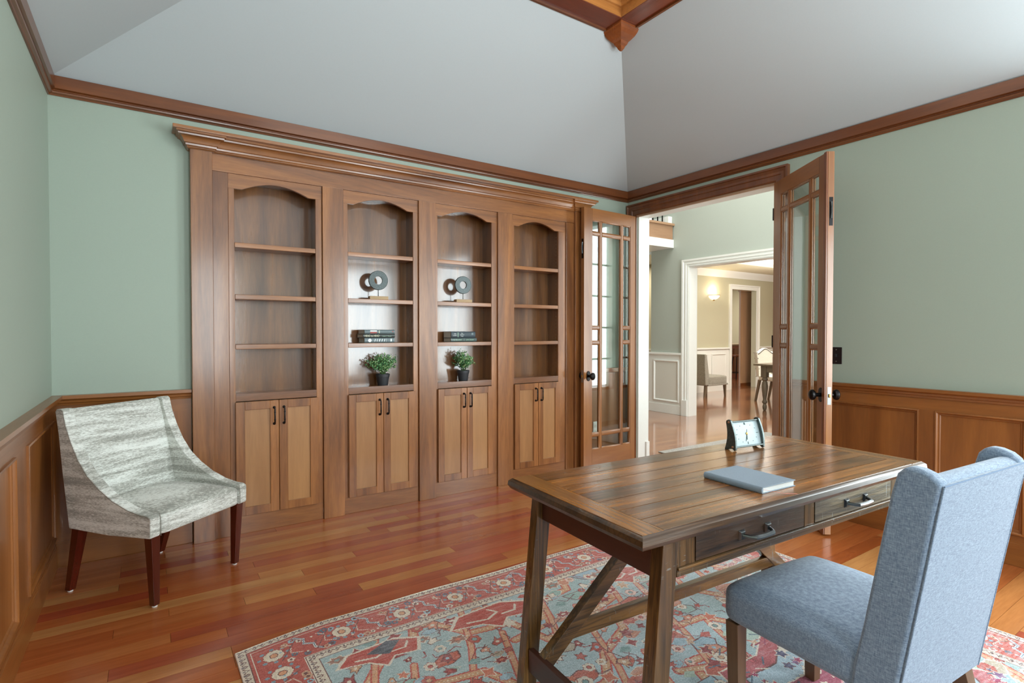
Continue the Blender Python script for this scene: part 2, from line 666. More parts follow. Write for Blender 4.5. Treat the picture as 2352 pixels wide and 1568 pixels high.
a = (XL, YB, ZC); b = (XR, YB, ZC); c_ = (XR, YF, ZC); d_ = (XL, YF, ZC)
e = (X0, Y1, ZT); f = (X1, Y1, ZT); g = (X1, Y0, ZT); h = (X0, Y0, ZT)
ceil = struct(MB().add([(e[0], e[1], 3.62), (f[0], f[1], 3.62), (g[0], g[1], 3.62), (h[0], h[1], 3.62), e, f, g, h],
                       [(0, 1, 2, 3), (4, 5, 1, 0), (5, 6, 2, 1), (6, 7, 3, 2), (7, 4, 0, 3)]).build('ceiling', PAINT['ceil'], smooth=False))
for q in ((a, b, f, e), (b, c_, g, f), (c_, d_, h, g), (d_, a, e, h)):
    qq = [Vector(p) for p in q]
    o = MB().add([tuple(p) for p in qq] + [tuple(p + Vector((0, 0, 0.05))) for p in qq], [(0, 1, 2, 3), (7, 6, 5, 4), (0, 1, 5, 4), (1, 2, 6, 5), (2, 3, 7, 6), (3, 0, 4, 7)]).build('sloped_panel', PAINT['ceil'], ceil, smooth=False)

# tray beams (frame of four) with an inner moulding
BW = 0.165
beams = struct(MB().add([], []).box(X0, X1, Y1 - BW, Y1, 3.30, 3.58).build('trim_1', W['trim_x'], bevel=0.002))
beams.data.materials.clear()
beams.data.materials.append(wood('tray_beam_wood_x', (96, 38, 20), (132, 62, 36), 'x', 0.3, 0.4))
bmy = wood('tray_beam_wood_y', (96, 38, 20), (132, 62, 36), 'y', 0.26, 0.5)
MB().box(X1 - BW, X1, Y0, Y1 - BW, 3.30, 3.58).build('beam', bmy, beams, bevel=0.002)
MB().box(X0, X0 + BW, Y0, Y1 - BW, 3.30, 3.58).build('beam', bmy, beams, bevel=0.002)
MB().box(X0 + BW, X1 - BW, Y0, Y0 + BW, 3.30, 3.58).build('beam', beams.data.materials[0], beams, bevel=0.002)
prof = [(0.004, 0), (0.004, 0.055), (0.014, 0.060), (0.018, 0.070), (0.018, 0.085), (0.03, 0.1), (0.055, 0.125), (0.065, 0.14), (0.065, 0.26), (-0.004, 0.26), (-0.004, 0)]
pth = [(X0 + BW, Y0 + BW, 3.302), (X1 - BW, Y0 + BW, 3.302), (X1 - BW, Y1 - BW, 3.302), (X0 + BW, Y1 - BW, 3.302)]
MB().sweep(pth, prof, (0, 0, 1), True).build('cove_moulding', wood('golden_cove_wood', (150, 92, 40), (190, 128, 66), 'x', 0.35, 0.3), beams)
# thin lip along the outer bottom edge
lipp = [(X0, Y0, 3.288), (X1, Y0, 3.288), (X1, Y1, 3.288), (X0, Y1, 3.288)]
MB().sweep(lipp, [(0.018, 0), (0.018, 0.014), (0.002, 0.014), (0.002, 0)], (0, 0, 1), True).build('edge_bead', W['trim_x'], beams)
# corbels in the corners
for (cx, cy, sx, sy) in ((X1, Y1, -1, -1), (X0, Y1, 1, -1)):
    m = MB()
    rings = [(0.172, 3.300), (0.172, 3.288), (0.160, 3.284), (0.150, 3.275), (0.128, 3.262), (0.096, 3.253), (0.070, 3.249), (0.060, 3.238), (0.040, 3.232), (0.030, 3.222), (0.012, 3.215)]
    vs, fs = [], []
    ox, oy = cx - sx * 0.02, cy - sy * 0.02
    for w_, z_ in rings:
        vs += [(ox, oy, z_), (ox + sx * w_, oy, z_), (ox + sx * w_, oy + sy * w_, z_), (ox, oy + sy * w_, z_)]
    for i in range(len(rings) - 1):
        for k in range(4):
            fs.append((i * 4 + k, i * 4 + (k + 1) % 4, i * 4 + 4 + (k + 1) % 4, i * 4 + 4 + k))
    fs += [(0, 1, 2, 3), tuple(range(len(vs) - 4, len(vs)))]
    m.add(vs, fs).build('corbel', wood('corbel_wood_%d' % (sx + 1), (120, 58, 24), (160, 88, 44), 'z', 0.3, 0.4), beams, smooth=False)

# ---- crown at the wall top
cprof = [(0, 2.534), (0.008, 2.534), (0.011, 2.540), (0.022, 2.545), (0.024, 2.552), (0.017, 2.558), (0.017, 2.562), (0.034, 2.566), (0.034, 2.632), (0, 2.632)]
lp = [(XL, YF, 0), (XR, YF, 0), (XR, YB, 0), (XL, YB, 0)]


def crown_piece(name, p0, p1, dirn, mat):
    """straight mitred piece; dirn = inward normal"""
    P0, P1 = Vector(p0), Vector(p1)
    t = (P1 - P0).normalized()
    nrm = Vector(dirn)
    vs = []
    for s_, P, sg in ((0, P0, 1), (1, P1, -1)):
        for a_, z_ in cprof:
            q = P + nrm * a_ + t * (a_ * sg)
            vs.append((q.x, q.y, z_))
    k = len(cprof)
    fs = [(i, (i + 1) % k, k + (i + 1) % k, k + i) for i in range(k)] + [tuple(range(k)), tuple(range(k, 2 * k))]
    return struct(MB().add(vs, fs).build(name, mat))


crown_piece('trim_2', (XL, YB, 0), (XR, YB, 0), (0, -1, 0), W['trim_x'])
crown_piece('trim_3', (XR, YF, 0), (XR, YB, 0), (-1, 0, 0), W['trim_y'])
crown_piece('trim_4', (XL, YF, 0), (XL, YB, 0), (1, 0, 0), W['trim_y'])
crown_piece('trim_5', (XL, YF, 0), (XR, YF, 0), (0, 1, 0), W['trim_x'])

# ---- wainscot: backing boards, framed panels, chair rail, baseboard
WT = 0.012   # thickness of the stile and rail layer


def wainscot(axis, c, sgn, runs, a0, a1, parent, idx):
    """axis 'x': wall plane x=c running in y; sgn = direction into the room"""
    up, dn = 0.865, 0.155

    def bx(m, u0, u1, d0, d1, z0, z1):
        lo, hi = sorted((c + sgn * d0, c + sgn * d1))
        if axis == 'y':
            m.box(u0, u1, lo, hi, z0, z1)
        else:
            m.box(lo, hi, u0, u1, z0, z1)
    pw = 'panel_z'
    ah = 'x' if axis == 'y' else 'y'
    m = MB(); bx(m, a0, a1, 0, WT, 0.80, 0.91); m.build('top_rail', W['panel_' + ah], parent)
    m = MB(); bx(m, a0, a1, 0, WT, 0.12, 0.17); m.build('bottom_rail', W['panel_' + ah], parent)
    edges = [a0] + [v for r_ in runs for v in r_] + [a1]
    for i in range(0, len(edges), 2):
        if edges[i + 1] - edges[i] > 0.005:
            m = MB(); bx(m, edges[i], edges[i + 1], 0, WT, 0.17, 0.80); m.build('stile', W['panel_z'], parent)
    for (u0, u1) in runs:
        m = MB(); bx(m, u0, u1, 0, 0.004, 0.17, 0.80); m.build('wainscot_panel', W['panel_z'], parent)
        n = (0, sgn, 0) if axis == 'y' else (sgn, 0, 0)
        p = rect_path(axis, u0, u1, 0.17, 0.80, c)
        ctr = Vector(((u0 + u1) / 2, c, 0.5)) if axis == 'y' else Vector((c, (u0 + u1) / 2, 0.5))
        t = (Vector(p[1]) - Vector(p[0])).normalized()
        side = Vector(n).cross(t)
        inward = 1 if side.dot(ctr - Vector(p[0])) > 0 else -1
        pr = [(0, 0.004), (0, 0.020), (0.007 * inward, 0.022), (0.013 * inward, 0.017), (0.015 * inward, 0.010), (0.022 * inward, 0.009), (0.026 * inward, 0.004)]
        MB().sweep(p, pr, n, True).build('panel_moulding', W['panel_z'], parent)
    # chair rail
    rp = [(0, 0.872), (0.020, 0.872), (0.023, 0.884), (0.030, 0.888), (0.033, 0.900), (0.042, 0.905), (0.048, 0.910), (0.048, 0.928), (0, 0.928)]
    m = MB()
    vs = []
    for u in (a0, a1):
        for d, z in rp:
            vs.append((u, c + sgn * d, z) if axis == 'y' else (c + sgn * d, u, z))
    k = len(rp)
    m.add(vs, [(i, (i + 1) % k, k + (i + 1) % k, k + i) for i in range(k)] + [tuple(range(k)), tuple(range(k, 2 * k))])
    struct(m.build('trim_%d' % idx, W['panel_' + ah]))
    m = MB(); bx(m, a0, a1, 0, 0.018, 0.0, 0.125)
    m2 = MB(); bx(m2, a0, a1, 0, 0.015, 0.125, 0.135)
    m.v += []
    bb = struct(m.build({'y': 'baseboard_back', 'x': 'baseboard_left' if sgn > 0 else 'baseboard_right'}[axis], W['panel_' + ah], bevel=0.003))
    m2.build('baseboard_cap', W['panel_' + ah], bb)


wainscot('y', YB, -1, [(-0.32, 0.118)], XL + 0.0, 0.205, wall_back, 6)
wainscot('x', XL, 1, [(-1.0, -0.05), (0.15, 0.83), (1.03, 1.73), (1.93, 2.715), (2.965, 3.715)], -1.2, YB - 0.05, wall_left, 7)
wainscot('x', XR, -1, [(0.86, 1.264), (1.345, 2.06)], 0.84, 2.15, wall_right, 8)
# piece of wainscot between bookcase and doors, seen through the left door
MB().box(3.30, XR, YB - 0.012, YB, 0.0, 0.90).build('wainscot_panel', W['panel_z'], wall_back)
struct(MB().box(3.30, XR, YB - 0.035, YB, 0.885, 0.928).build('trim_9', W['panel_x'], bevel=0.006))

# ---- casing round the double doors
n = (-1, 0, 0)
pth = [(XR, DY0, 0), (XR, DY0, DZ), (XR, DY1, DZ), (XR, DY1, 0)]
side = Vector(n).cross(Vector((0, 0, 1)))
outw = 1 if side.y < 0 else -1
pr = [(0, 0), (0, 0.012), (0.01, 0.016), (0.02, 0.012), (0.045, 0.014), (0.05, 0.020), (0.062, 0.022), (0.07, 0.018), (0.09, 0.024), (0.094, 0.034), (0.108, 0.034), (0.108, 0)]
struct(MB().sweep(pth, [(s * outw, d) for s, d in pr], n).build('trim_10', W['trim_z']))
# jamb lining (brown lip at the room side, white beyond)
jm = MB()
jm.box(XR + 0.012, XR + T + 0.01, DY1 - 0.014, DY1, 0, DZ)
jm.box(XR + 0.012, XR + T + 0.01, DY0, DY0 + 0.014, 0, DZ)
jm.box(XR + 0.012, XR + T + 0.01, DY0 + 0.014, DY1 - 0.014, DZ - 0.014, DZ)
struct(jm.build('trim_11', PAINT['white']))
jm = MB()
jm.box(XR - 0.006, XR + 0.012, DY0, DY1, DZ - 0.018, DZ)
struct(jm.build('trim_12', W['maple_y']))
jm = MB()
jm.box(XR + T - 0.03, XR + T + 0.012, DY1 - 0.028, DY1 - 0.014, 0, 0.2)
struct(jm.build('trim_13', PAINT['white']))


# ================================================================== FRENCH DOORS
def french_door(idx, hinge, free, kside):
    """door local: x 0..0.72 from hinge to free edge, y thickness 0..0.04 behind, z up"""
    hx, hy = hinge
    ang = math.atan2(free[1] - hy, free[0] - hx)
    Lw, TH = 0.72, 0.038
    s = kside   # which local y side the thickness extends to
    m = MB()

    def bx(mm, x0, x1, z0, z1, i0=0.0, i1=TH):
        lo, hi = sorted((s * i0, s * i1))
        mm.box(x0, x1, lo, hi, z0, z1)
    root = MB()
    bx(root, 0, 0.103, 0.012, 2.38)
    o = root.build('door_%d' % idx, W['door_z'], bevel=0.002)
    struct(o)
    o.location = (hx, hy, 0)
    o.rotation_euler = (0, 0, ang)
    m = MB(); bx(m, 0.615, Lw, 0.012, 2.38); m.build('stile', W['door_z'], o, bevel=0.002)
    m = MB(); bx(m, 0.103, 0.615, 2.275, 2.38); m.build('top_rail', W['door_x'], o)
    m = MB(); bx(m, 0.103, 0.615, 0.012, 0.205); m.build('bottom_rail', W['door_x'], o)
    xa, xb = (0.103, 0.205), (0.515, 0.615)
    vx = [0.218, 0.502]

    def munt(x0, x1, z0, z1, vert):
        m = MB()
        if vert:
            p = [(x0, 0), (x0 + 0.006, -0.0), (x1 - 0.006, 0.0), (x1, 0)]
        bx(m, x0, x1, z0, z1, 0.002, TH - 0.002)
        m.build('muntin', W['door_z' if vert else 'door_x'], o, bevel=0.005, seg=2)
    for vxx in vx:
        munt(vxx - 0.013, vxx + 0.013, 0.205, 2.275, True)
    cols = [(0.103, vx[0] - 0.013), (vx[0] + 0.013, vx[1] - 0.013), (vx[1] + 0.013, 0.615)]
    for (c0, c1) in cols:
        munt(c0, c1, 2.148, 2.172, False)
        munt(c0, c1, 0.325, 0.349, False)
    for (c0, c1) in (cols[0], cols[2]):
        munt(c0, c1, 1.297, 1.321, False)
        munt(c0, c1, 1.161, 1.185, False)
    rows = [(2.172, 2.275), (0.349, 2.148), (0.205, 0.325)]
    rows2 = [(2.172, 2.275), (1.321, 2.148), (1.185, 1.297), (0.349, 1.161), (0.205, 0.325)]
    for ci, (c0, c1) in enumerate(cols):
        for (z0, z1) in (rows if ci == 1 else rows2):
            m = MB(); bx(m, c0, c1, z0, z1, 0.016, 0.021); m.build('pane', GLASS, o, smooth=False)
            # glazing bead round the pane on both faces
            for fs_, dd in ((-1, 0.016), (1, 0.021)):
                nn = (0, s * fs_, 0)
                p = [(c0, s * dd, z0), (c1, s * dd, z0), (c1, s * dd, z1), (c0, s * dd, z1)]
                sd = Vector(nn).cross(Vector((1, 0, 0)))
                iw = 1 if sd.z > 0 else -1
                MB().sweep(p, [(0, 0), (0, 0.013), (0.004 * iw, 0.011), (0.008 * iw, 0.006), (0.008 * iw, 0)], nn, True).build('glazing_bead', W['door_z'], o)
    # knob sets on both faces
    for fs_, y0 in ((-1, 0.0), (1, TH)):
        yy = s * y0
        sg = s * fs_
        kx, kz = Lw - 0.055, 0.876
        Mr = Matrix.Translation((kx, yy, kz)) @ Matrix.Rotation(R(-90) * sg, 4, 'X')
        # octagonal long plate
        pts = []
        for k in range(12):
            an = 2 * math.pi * k / 12
            pts.append((kx + 0.024 * math.cos(an), kz + 0.034 * math.sin(an) + (0.012 if math.sin(an) > 0 else -0.012)))
        pl = MB().prism(pts, 'y', yy, yy + sg * 0.007).build('knob_plate', BLACK, o, bevel=0.002)
        MB().lathe([(0.010, 0.005), (0.010, 0.035), (0.013, 0.038), (0.022, 0.042), (0.027, 0.052), (0.026, 0.064), (0.018, 0.072), (0.004, 0.075)], 20, Mr @ Matrix.Scale(1.25, 4, (0, 1, 0))).build('door_knob', BLACK, pl)
    # edge hardware on free edge
    m = MB()
    lo, hi = sorted((s * 0.008, s * 0.030))
    m.box(Lw, Lw + 0.0015, lo, hi, 0.82, 0.93)
    lt = m.build('latch_plate', STEEL, o)
    MB().box(Lw + 0.0015, Lw + 0.009, s * 0.019 - 0.005, s * 0.019 + 0.005, 0.865, 0.887).build('latch_bolt', BRASS, lt, bevel=0.002)
    m = MB(); m.box(Lw, Lw + 0.002, lo, hi, 1.925, 2.10)
    fb = m.build('flush_bolt', BLACK, o)
    MB().tube([(Lw + 0.004, s * 0.019, 1.97), (Lw + 0.008, s * 0.019, 2.0), (Lw + 0.008, s * 0.019, 2.04), (Lw + 0.004, s * 0.019, 2.07)], [0.006, 0.004, 0.004, 0.007], 8).build('bolt_lever', PEWTER, fb)
    # astragal strip
    if idx == 2:
        m = MB()
        lo, hi = sorted((s * -0.012, s * -0.0005))
        m.box(Lw - 0.03, Lw + 0.0, lo, hi, 0.012, 2.38)
        m.build('astragal', W['trim_z'], o, bevel=0.003)
    for zz in (0.25, 1.2, 2.15):
        MB().tube([(-0.004, 0, zz - 0.045), (-0.004, 0, zz + 0.045)], 0.006, 8).build('hinge', BLACK, o)
    return o


french_door(1, (3.925, 3.667), (3.207, 3.631), -1)
french_door(2, (3.885, 2.277), (3.474, 1.690), 1)

# switch plate on right wall, outlet low on back wall
sw = MB().box(XR - 0.006, XR, 1.795, 1.865, 1.052, 1.167).build('switch_plate', plain('bronze_switch_plate', (46, 34, 36), 0.3, 0.6), bevel=0.003)
tag(sw, 'small black switch plate with toggle on green wall beside open glass door', 'switch')
MB().box(XR - 0.018, XR - 0.006, 1.824, 1.836, 1.10, 1.12).build('toggle', PLASTIC, sw, bevel=0.002)
for zz in (1.07, 1.15):
    MB().lathe([(0.004, 0), (0.004, 0.002)], 8, Matrix.Translation((XR - 0.006, 1.83, zz)) @ Matrix.Rotation(R(-90), 4, 'Y')).build('screw', STEEL, sw)
ot = MB().box(3.445, 3.497, YB - 0.018, YB - 0.012, 0.30, 0.43).build('outlet_plate', PAINT['white'], bevel=0.003)
tag(ot, 'white outlet plate low on back wall, seen through the left glass door', 'outlet')
for zz in (0.335, 0.39):
    MB().box(3.46, 3.482, YB - 0.021, YB - 0.018, zz - 0.012, zz + 0.012).build('socket', PAINT['offwhite'], ot, bevel=0.003)

# ================================================================== BOOKCASE
YH = 3.744      # header face
YU = 3.752      # unit face
YP = 3.736      # pilaster face
units = [(0.409, 0.973, 0.443, 0.931), (1.114, 1.672, 1.147, 1.632), (1.812, 2.370, 1.832, 2.317), (2.516, 3.092, 2.540, 3.012)]
names = ['tall wooden bookcase unit with empty shelves, leftmost beside the patterned armchair',
         'tall wooden bookcase unit holding a ring sculpture, three stacked books and a potted plant',
         'tall wooden bookcase unit holding a ring sculpture, two stacked books and a potted plant',
         'tall wooden bookcase unit with empty shelves next to the open glass door']


def arch_piece(x0, x1, o0, o1, ztop, zc, zp, y0, y1):
    """rail with an arched lower edge"""
    pts = [(x0, ztop), (x1, ztop), (x1, zc - 0.0), (o1, zc)]
    n_ = 20
    sh = 0.045
    pts.append((o1 - sh, zc))
    a0_, a1_ = o0 + sh, o1 - sh
    for i in range(1, n_):
        t = i / n_
        x = a1_ + (a0_ - a1_) * t
        u = abs(2 * t - 1)
        # ogee: flat flare at ends, round on top
        zz = zc + (zp - zc) * (math.cos(u * math.pi / 2) ** 0.9)
        pts.append((x, zz))
    pts.append((a0_, zc))
    pts += [(o0, zc), (x0, zc)]
    m = MB()
    # build as strips to stay robust
    top = ztop
    xs = [x0] + [p[0] for p in reversed(pts[3:-1])] + [x1]
    zs = [zc] + [p[1] for p in reversed(pts[3:-1])] + [zc]
    vs, fs = [], []
    for x, z in zip(xs, zs):
        vs += [(x, y0, z), (x, y0, top), (x, y1, z), (x, y1, top)]
    for i in range(len(xs) - 1):
        p, q = i * 4, i * 4 + 4
        fs += [(p, q, q + 1, p + 1), (p + 2, p + 3, q + 3, q + 2), (p, p + 2, q + 2, q), (p + 1, q + 1, q + 3, p + 3)]
    fs += [(0, 1, 3, 2), tuple(len(vs) - 4 + k for k in (0, 2, 3, 1))]
    m.add(vs, fs)
    return m


YBK = 3.925
SH = [1.828, 1.505, 1.192]
for ui, (ux0, ux1, ox0, ox1) in enumerate(units):
    u = thing('bookcase', names[ui], 'bookcase', (ux0, YU, 0), group='bookcase units of the built-in wall')

    def B(m, name, mat, **kw):
        # shift to local coordinates
        m.v = [(p[0] - ux0, p[1] - YU, p[2]) for p in m.v]
        return m.build(name, mat, kw.pop('parent', u), **kw)
    cw = W['case_z']
    B(MB().box(ux0 + 0.001, ox0, YU, YU + 0.02, 0.112, 2.16), 'stile', cw, bevel=0.002)
    B(MB().box(ox1, ux1 - 0.001, YU, YU + 0.02, 0.112, 2.16), 'stile', cw, bevel=0.002)
    B(arch_piece(ux0 + 0.001, ux1 - 0.001, ox0, ox1, 2.249, 2.16, 2.213, YU, YU + 0.02), 'arched_rail', W['case_x'])
    B(MB().box(ox0, ox1, YU, YU + 0.02, 0.835, 0.882), 'rail', W['case_x'], bevel=0.002)
    B(MB().box(ux0 + 0.001, ux1 - 0.001, YU, YU + 0.02, 0.0, 0.112), 'base_board', W['case_x'], bevel=0.002)
    ix0, ix1 = ox0 - 0.012, ox1 + 0.014
    B(MB().box(ix0 - 0.014, ix0, YU + 0.02, YBK, 0.86, 2.245), 'side_panel', W['back'])
    B(MB().box(ix1, ix1 + 0.014, YU + 0.02, YBK, 0.86, 2.245), 'side_panel', W['back'])
    B(MB().box(ix0, ix1, YBK - 0.006, YBK, 0.87, 2.245), 'back_panel', W['back'])
    B(MB().box(ix0, ix1, YU + 0.02, YBK - 0.006, 2.23, 2.245), 'top_panel', W['back'])
    B(MB().box(ix0, ix1, YU + 0.02, YBK - 0.006, 0.862, 0.877), 'shelf', W['case_x'])
    for z_ in SH:
        B(MB().box(ox0 + 0.001, ox1 - 0.001, YU + 0.002, YBK - 0.007, z_ - 0.030, z_), 'shelf', W['case_x'], bevel=0.003)
    # shelf-pin hole strip on the side panel
    m = MB()
    for k in range(38):
        zz = 0.93 + k * 0.032
        if min(abs(zz - (s_ - 0.013)) for s_ in SH) > 0.02:
            m.lathe([(0.0026, 0), (0.0026, 0.0012)], 6, Matrix.Translation((ix1, YU + 0.05, zz)) @ Matrix.Rotation(R(-90), 4, 'Y'))
    if ui in (0, 3):
        B(m, 'pin_holes', plain('pin_hole_%d' % ui, (180, 160, 130), 0.5))['kind'] = 'stuff'
    # doors
    mid = (ox0 + ox1) / 2 + 0.004
    for k, (dx0, dx1) in enumerate(((ox0 - 0.004, mid - 0.0015), (mid + 0.0015, ox1 + 0.006))):
        z0, z1 = 0.116, 0.832
        yd0, yd1 = YU - 0.019, YU - 0.001
        sw_ = 0.052
        dm = MB().box(dx0, dx0 + sw_, yd0, yd1, z0, z1)
        dm.box(dx1 - sw_, dx1, yd0, yd1, z0, z1)
        dm.box(dx0 + sw_, dx1 - sw_, yd0, yd1, z1 - sw_, z1)
        dm.box(dx0 + sw_, dx1 - sw_, yd0, yd1, z0, z0 + sw_)
        d = B(dm, 'cabinet_door', W['case_z'], bevel=0.0015, seg=1)
        B(MB().box(dx0 + sw_, dx1 - sw_, yd0 + 0.009, yd1, z0 + sw_, z1 - sw_), 'door_panel', W['door_panel'], parent=d)
        hx = (dx1 - 0.028) if k == 0 else (dx0 + 0.028)
        path = [(hx, yd0, 0.786), (hx, yd0 - 0.020, 0.786), (hx, yd0 - 0.027, 0.778), (hx, yd0 - 0.027, 0.690), (hx, yd0 - 0.020, 0.682), (hx, yd0, 0.682)]
        hm = MB().tube(path, 0.0045, 8)
        for zz in (0.786, 0.682):
            hm.lathe([(0.009, 0), (0.009, 0.003), (0.006, 0.006)], 10, Matrix.Translation((hx, yd0, zz)) @ Matrix.Rotation(R(90), 4, 'X'))
        for zz in (0.758, 0.710):
            hm.lathe([(0.0058, -0.003), (0.0064, 0.0), (0.0058, 0.003)], 10, Matrix.Translation((hx, yd0 - 0.027, zz)))
        B(hm, 'handle', BLACK, parent=d)

# continuous front: header, pilasters, cornice
sur = thing('bookcase_surround', 'brown wooden pilasters, header and stepped cornice framing the built-in bookcases', 'surround', (0.208, YH, 0))


def S(m, name, mat, **kw):
    m.v = [(p[0] - 0.208, p[1] - YH, p[2]) for p in m.v]
    return m.build(name, mat, sur, **kw)


S(MB().box(0.324, 3.185, YH, YH + 0.022, 2.25, 2.42), 'header', W['case_x'], bevel=0.002)
for (px0, px1, yy, zt) in ((0.208, 0.323, 3.722, 2.42), (0.324, 0.4085, YH, 2.249), (0.9735, 1.1135, YP, 2.249), (1.6725, 1.8115, YP, 2.249), (2.3705, 2.5155, YP, 2.249), (3.0925, 3.184, YH, 2.249), (3.186, 3.30, 3.722, 2.42)):
    S(MB().box(px0, px1, yy, 3.783 if yy < 3.73 else YH + 0.026, 0.0, zt), 'pilaster', W['case_z'], bevel=0.0025)
# cornice moulding (s outwards, z)
cz = [(0.0, 2.352), (0.010, 2.352), (0.016, 2.358), (0.016, 2.363), (0.022, 2.368), (0.024, 2.378), (0.030, 2.381), (0.033, 2.388), (0.037, 2.400), (0.045, 2.411), (0.052, 2.415), (0.060, 2.417), (0.062, 2.426), (0.070, 2.429), (0.070, 2.44), (0.0, 2.44)]
pth = [(0.208, 3.783, 0), (0.208, 3.722, 0), (0.323, 3.722, 0), (0.323, 3.742, 0), (3.186, 3.742, 0), (3.186, 3.722, 0), (3.30, 3.722, 0), (3.30, 3.783, 0)]
# outward side: n x t  for t=(1,0,0), n=(0,0,1) gives (0,1,0) -> use negative s
S(MB().sweep(pth, [(-s_, z_) for s_, z_ in cz], (0, 0, 1)), 'cornice', W['case_x'])
S(MB().box(0.120, 3.388, 3.640, 3.783, 2.4395, 2.460), 'cornice_cap', W['case_x'], bevel=0.003)


# ---- things on the shelves
def ring_sculpture(x, z, label):
    t = thing('ring_sculpture', label, 'sculpture', (x, 3.812, z), R(-6), 'ring sculptures on the bookcase')
    MB().box(-0.067, 0.067, -0.030, 0.030, 0, 0.024).build('base', W['oak_block'], t, bevel=0.0015)
    MB().tube([(0, 0, 0.022), (0, 0, 0.075)], 0.0025, 8).build('rod', BLACK, t)
    Mx = Matrix.Translation((0, 0, 0.140)) @ Matrix.Rotation(R(90), 4, 'X')
    ri, ro, th = 0.030, 0.070, 0.009
    m = MB()
    seg = 48
    pr_ = [(ri, -th), (ro - 0.003, -th), (ro, -th + 0.003), (ro, th - 0.003), (ro - 0.003, th), (ri, th)]
    vs = []
    for r_, z_ in pr_:
        for q in range(seg):
            an = 2 * math.pi * q / seg
            vs.append(Mx @ Vector((r_ * math.cos(an), r_ * math.sin(an), z_)))
    k = len(pr_)
    fs = [(i * seg + q, i * seg + (q + 1) % seg, ((i + 1) % k) * seg + (q + 1) % seg, ((i + 1) % k) * seg + q) for i in range(k) for q in range(seg)]
    m.add(vs, fs).build('ring', plain('stone_ring', (80, 88, 88), 0.38, 0.3, bump=0.6, bscale=120, var=0.35), t)
    return t


ring_sculpture(1.385, SH[1] + 0.0005, 'grey stone ring sculpture on wood block above the three stacked books')
ring_sculpture(2.085, SH[1] + 0.0005, 'grey stone ring sculpture on wood block above the two stacked books')


def text(txt, size, mat, parent, loc, rot, sx=1.0, align='CENTER'):
    cu = bpy.data.curves.new('lettering', 'FONT')
    cu.body = txt
    cu.size = size
    cu.align_x = align
    cu.align_y = 'CENTER'
    cu.extrude = 0.0002
    tmp = bpy.data.objects.new('tmp', cu)
    COL.objects.link(tmp)
    dg = bpy.context.evaluated_depsgraph_get()
    me = bpy.data.meshes.new_from_object(tmp.evaluated_get(dg))
    bpy.data.objects.remove(tmp)
    o = bpy.data.objects.new('lettering', me)
    me.materials.clear()
    me.materials.append(mat)
    COL.objects.link(o)
    o.parent = parent
    o.location = loc
    o.rotation_euler = rot
    o.scale = (sx, 1, 1)
    return o


CREAM = plain('cream_ink', (226, 226, 190), 0.5)
WHITE_INK = plain('white_ink', (232, 238, 236), 0.5)
GREEN_INK = plain('green_ink', (170, 210, 180), 0.5)
RED_INK = plain('red_ink', (170, 70, 60), 0.5)


def book(loc, rz, Lw, D, Tk, cov, label, group, deco):
    """spine faces local -y; length along x"""
    b = thing('book', label, 'book', loc, rz, group)
    cm = plain('cover_' + str(len(bpy.data.materials)), cov, 0.35, coat=0.3)
    c = 0.0022
    m = MB()
    m.box(-Lw / 2, Lw / 2, -D / 2 + 0.004, D / 2, 0, c)
    m.box(-Lw / 2, Lw / 2, -D / 2 + 0.004, D / 2, Tk - c, Tk)
    # rounded spine
    pts = []
    for i in range(9):
        an = R(90 + 180 * i / 8)
        pts.append((-D / 2 + 0.004 + 0.006 * math.cos(an) * 1.0, Tk / 2 + Tk / 2 * math.sin(an)))
    pts += [(-D / 2 + 0.006, 0.0), (-D / 2 + 0.006, Tk)]
    m.prism(pts, 'x', -Lw / 2, Lw / 2)
    m.build('cover', cm, b)
    MB().box(-Lw / 2 + 0.004, Lw / 2 - 0.004, -D / 2 + 0.007, D / 2 - 0.005, c, Tk - c).build('pages', PAGES, b)
    ys = -D / 2 - 0.0022
    deco(b, ys, Lw, Tk)
    return b


RX = (R(90), 0, 0)


def deco1(b, ys, L, T_):
    MB().box(-L * 0.32, -L * 0.10, ys - 0.0002, ys, T_ * 0.55, T_ * 0.85).build('label_strip', WHITE_INK, b)
    MB().box(-L * 0.32, -L * 0.10, ys - 0.0002, ys, T_ * 0.15, T_ * 0.45).build('label_strip', RED_INK, b)
    for k in (0.0, 0.025):
        MB().box(-L * 0.04 + k * L, -L * 0.03 + k * L, ys - 0.0002, ys, T_ * 0.15, T_ * 0.85).build('label_strip', CREAM, b)
    MB().prism([(L * 0.40, T_ * 0.7), (L * 0.45, T_ * 0.7), (L * 0.45, T_ * 0.3)], 'y', ys - 0.0002, ys).build('emblem', RED_INK, b)


def deco2(b, ys, L, T_):
    text('HEAD to HEAD', 0.0205, CREAM, b, (-L * 0.23, ys - 0.0003, T_ * 0.5), RX, 0.80)
    text('Lester C. Thurow', 0.0118, GREEN_INK, b, (L * 0.24, ys - 0.0003, T_ * 0.42), RX, 0.80)


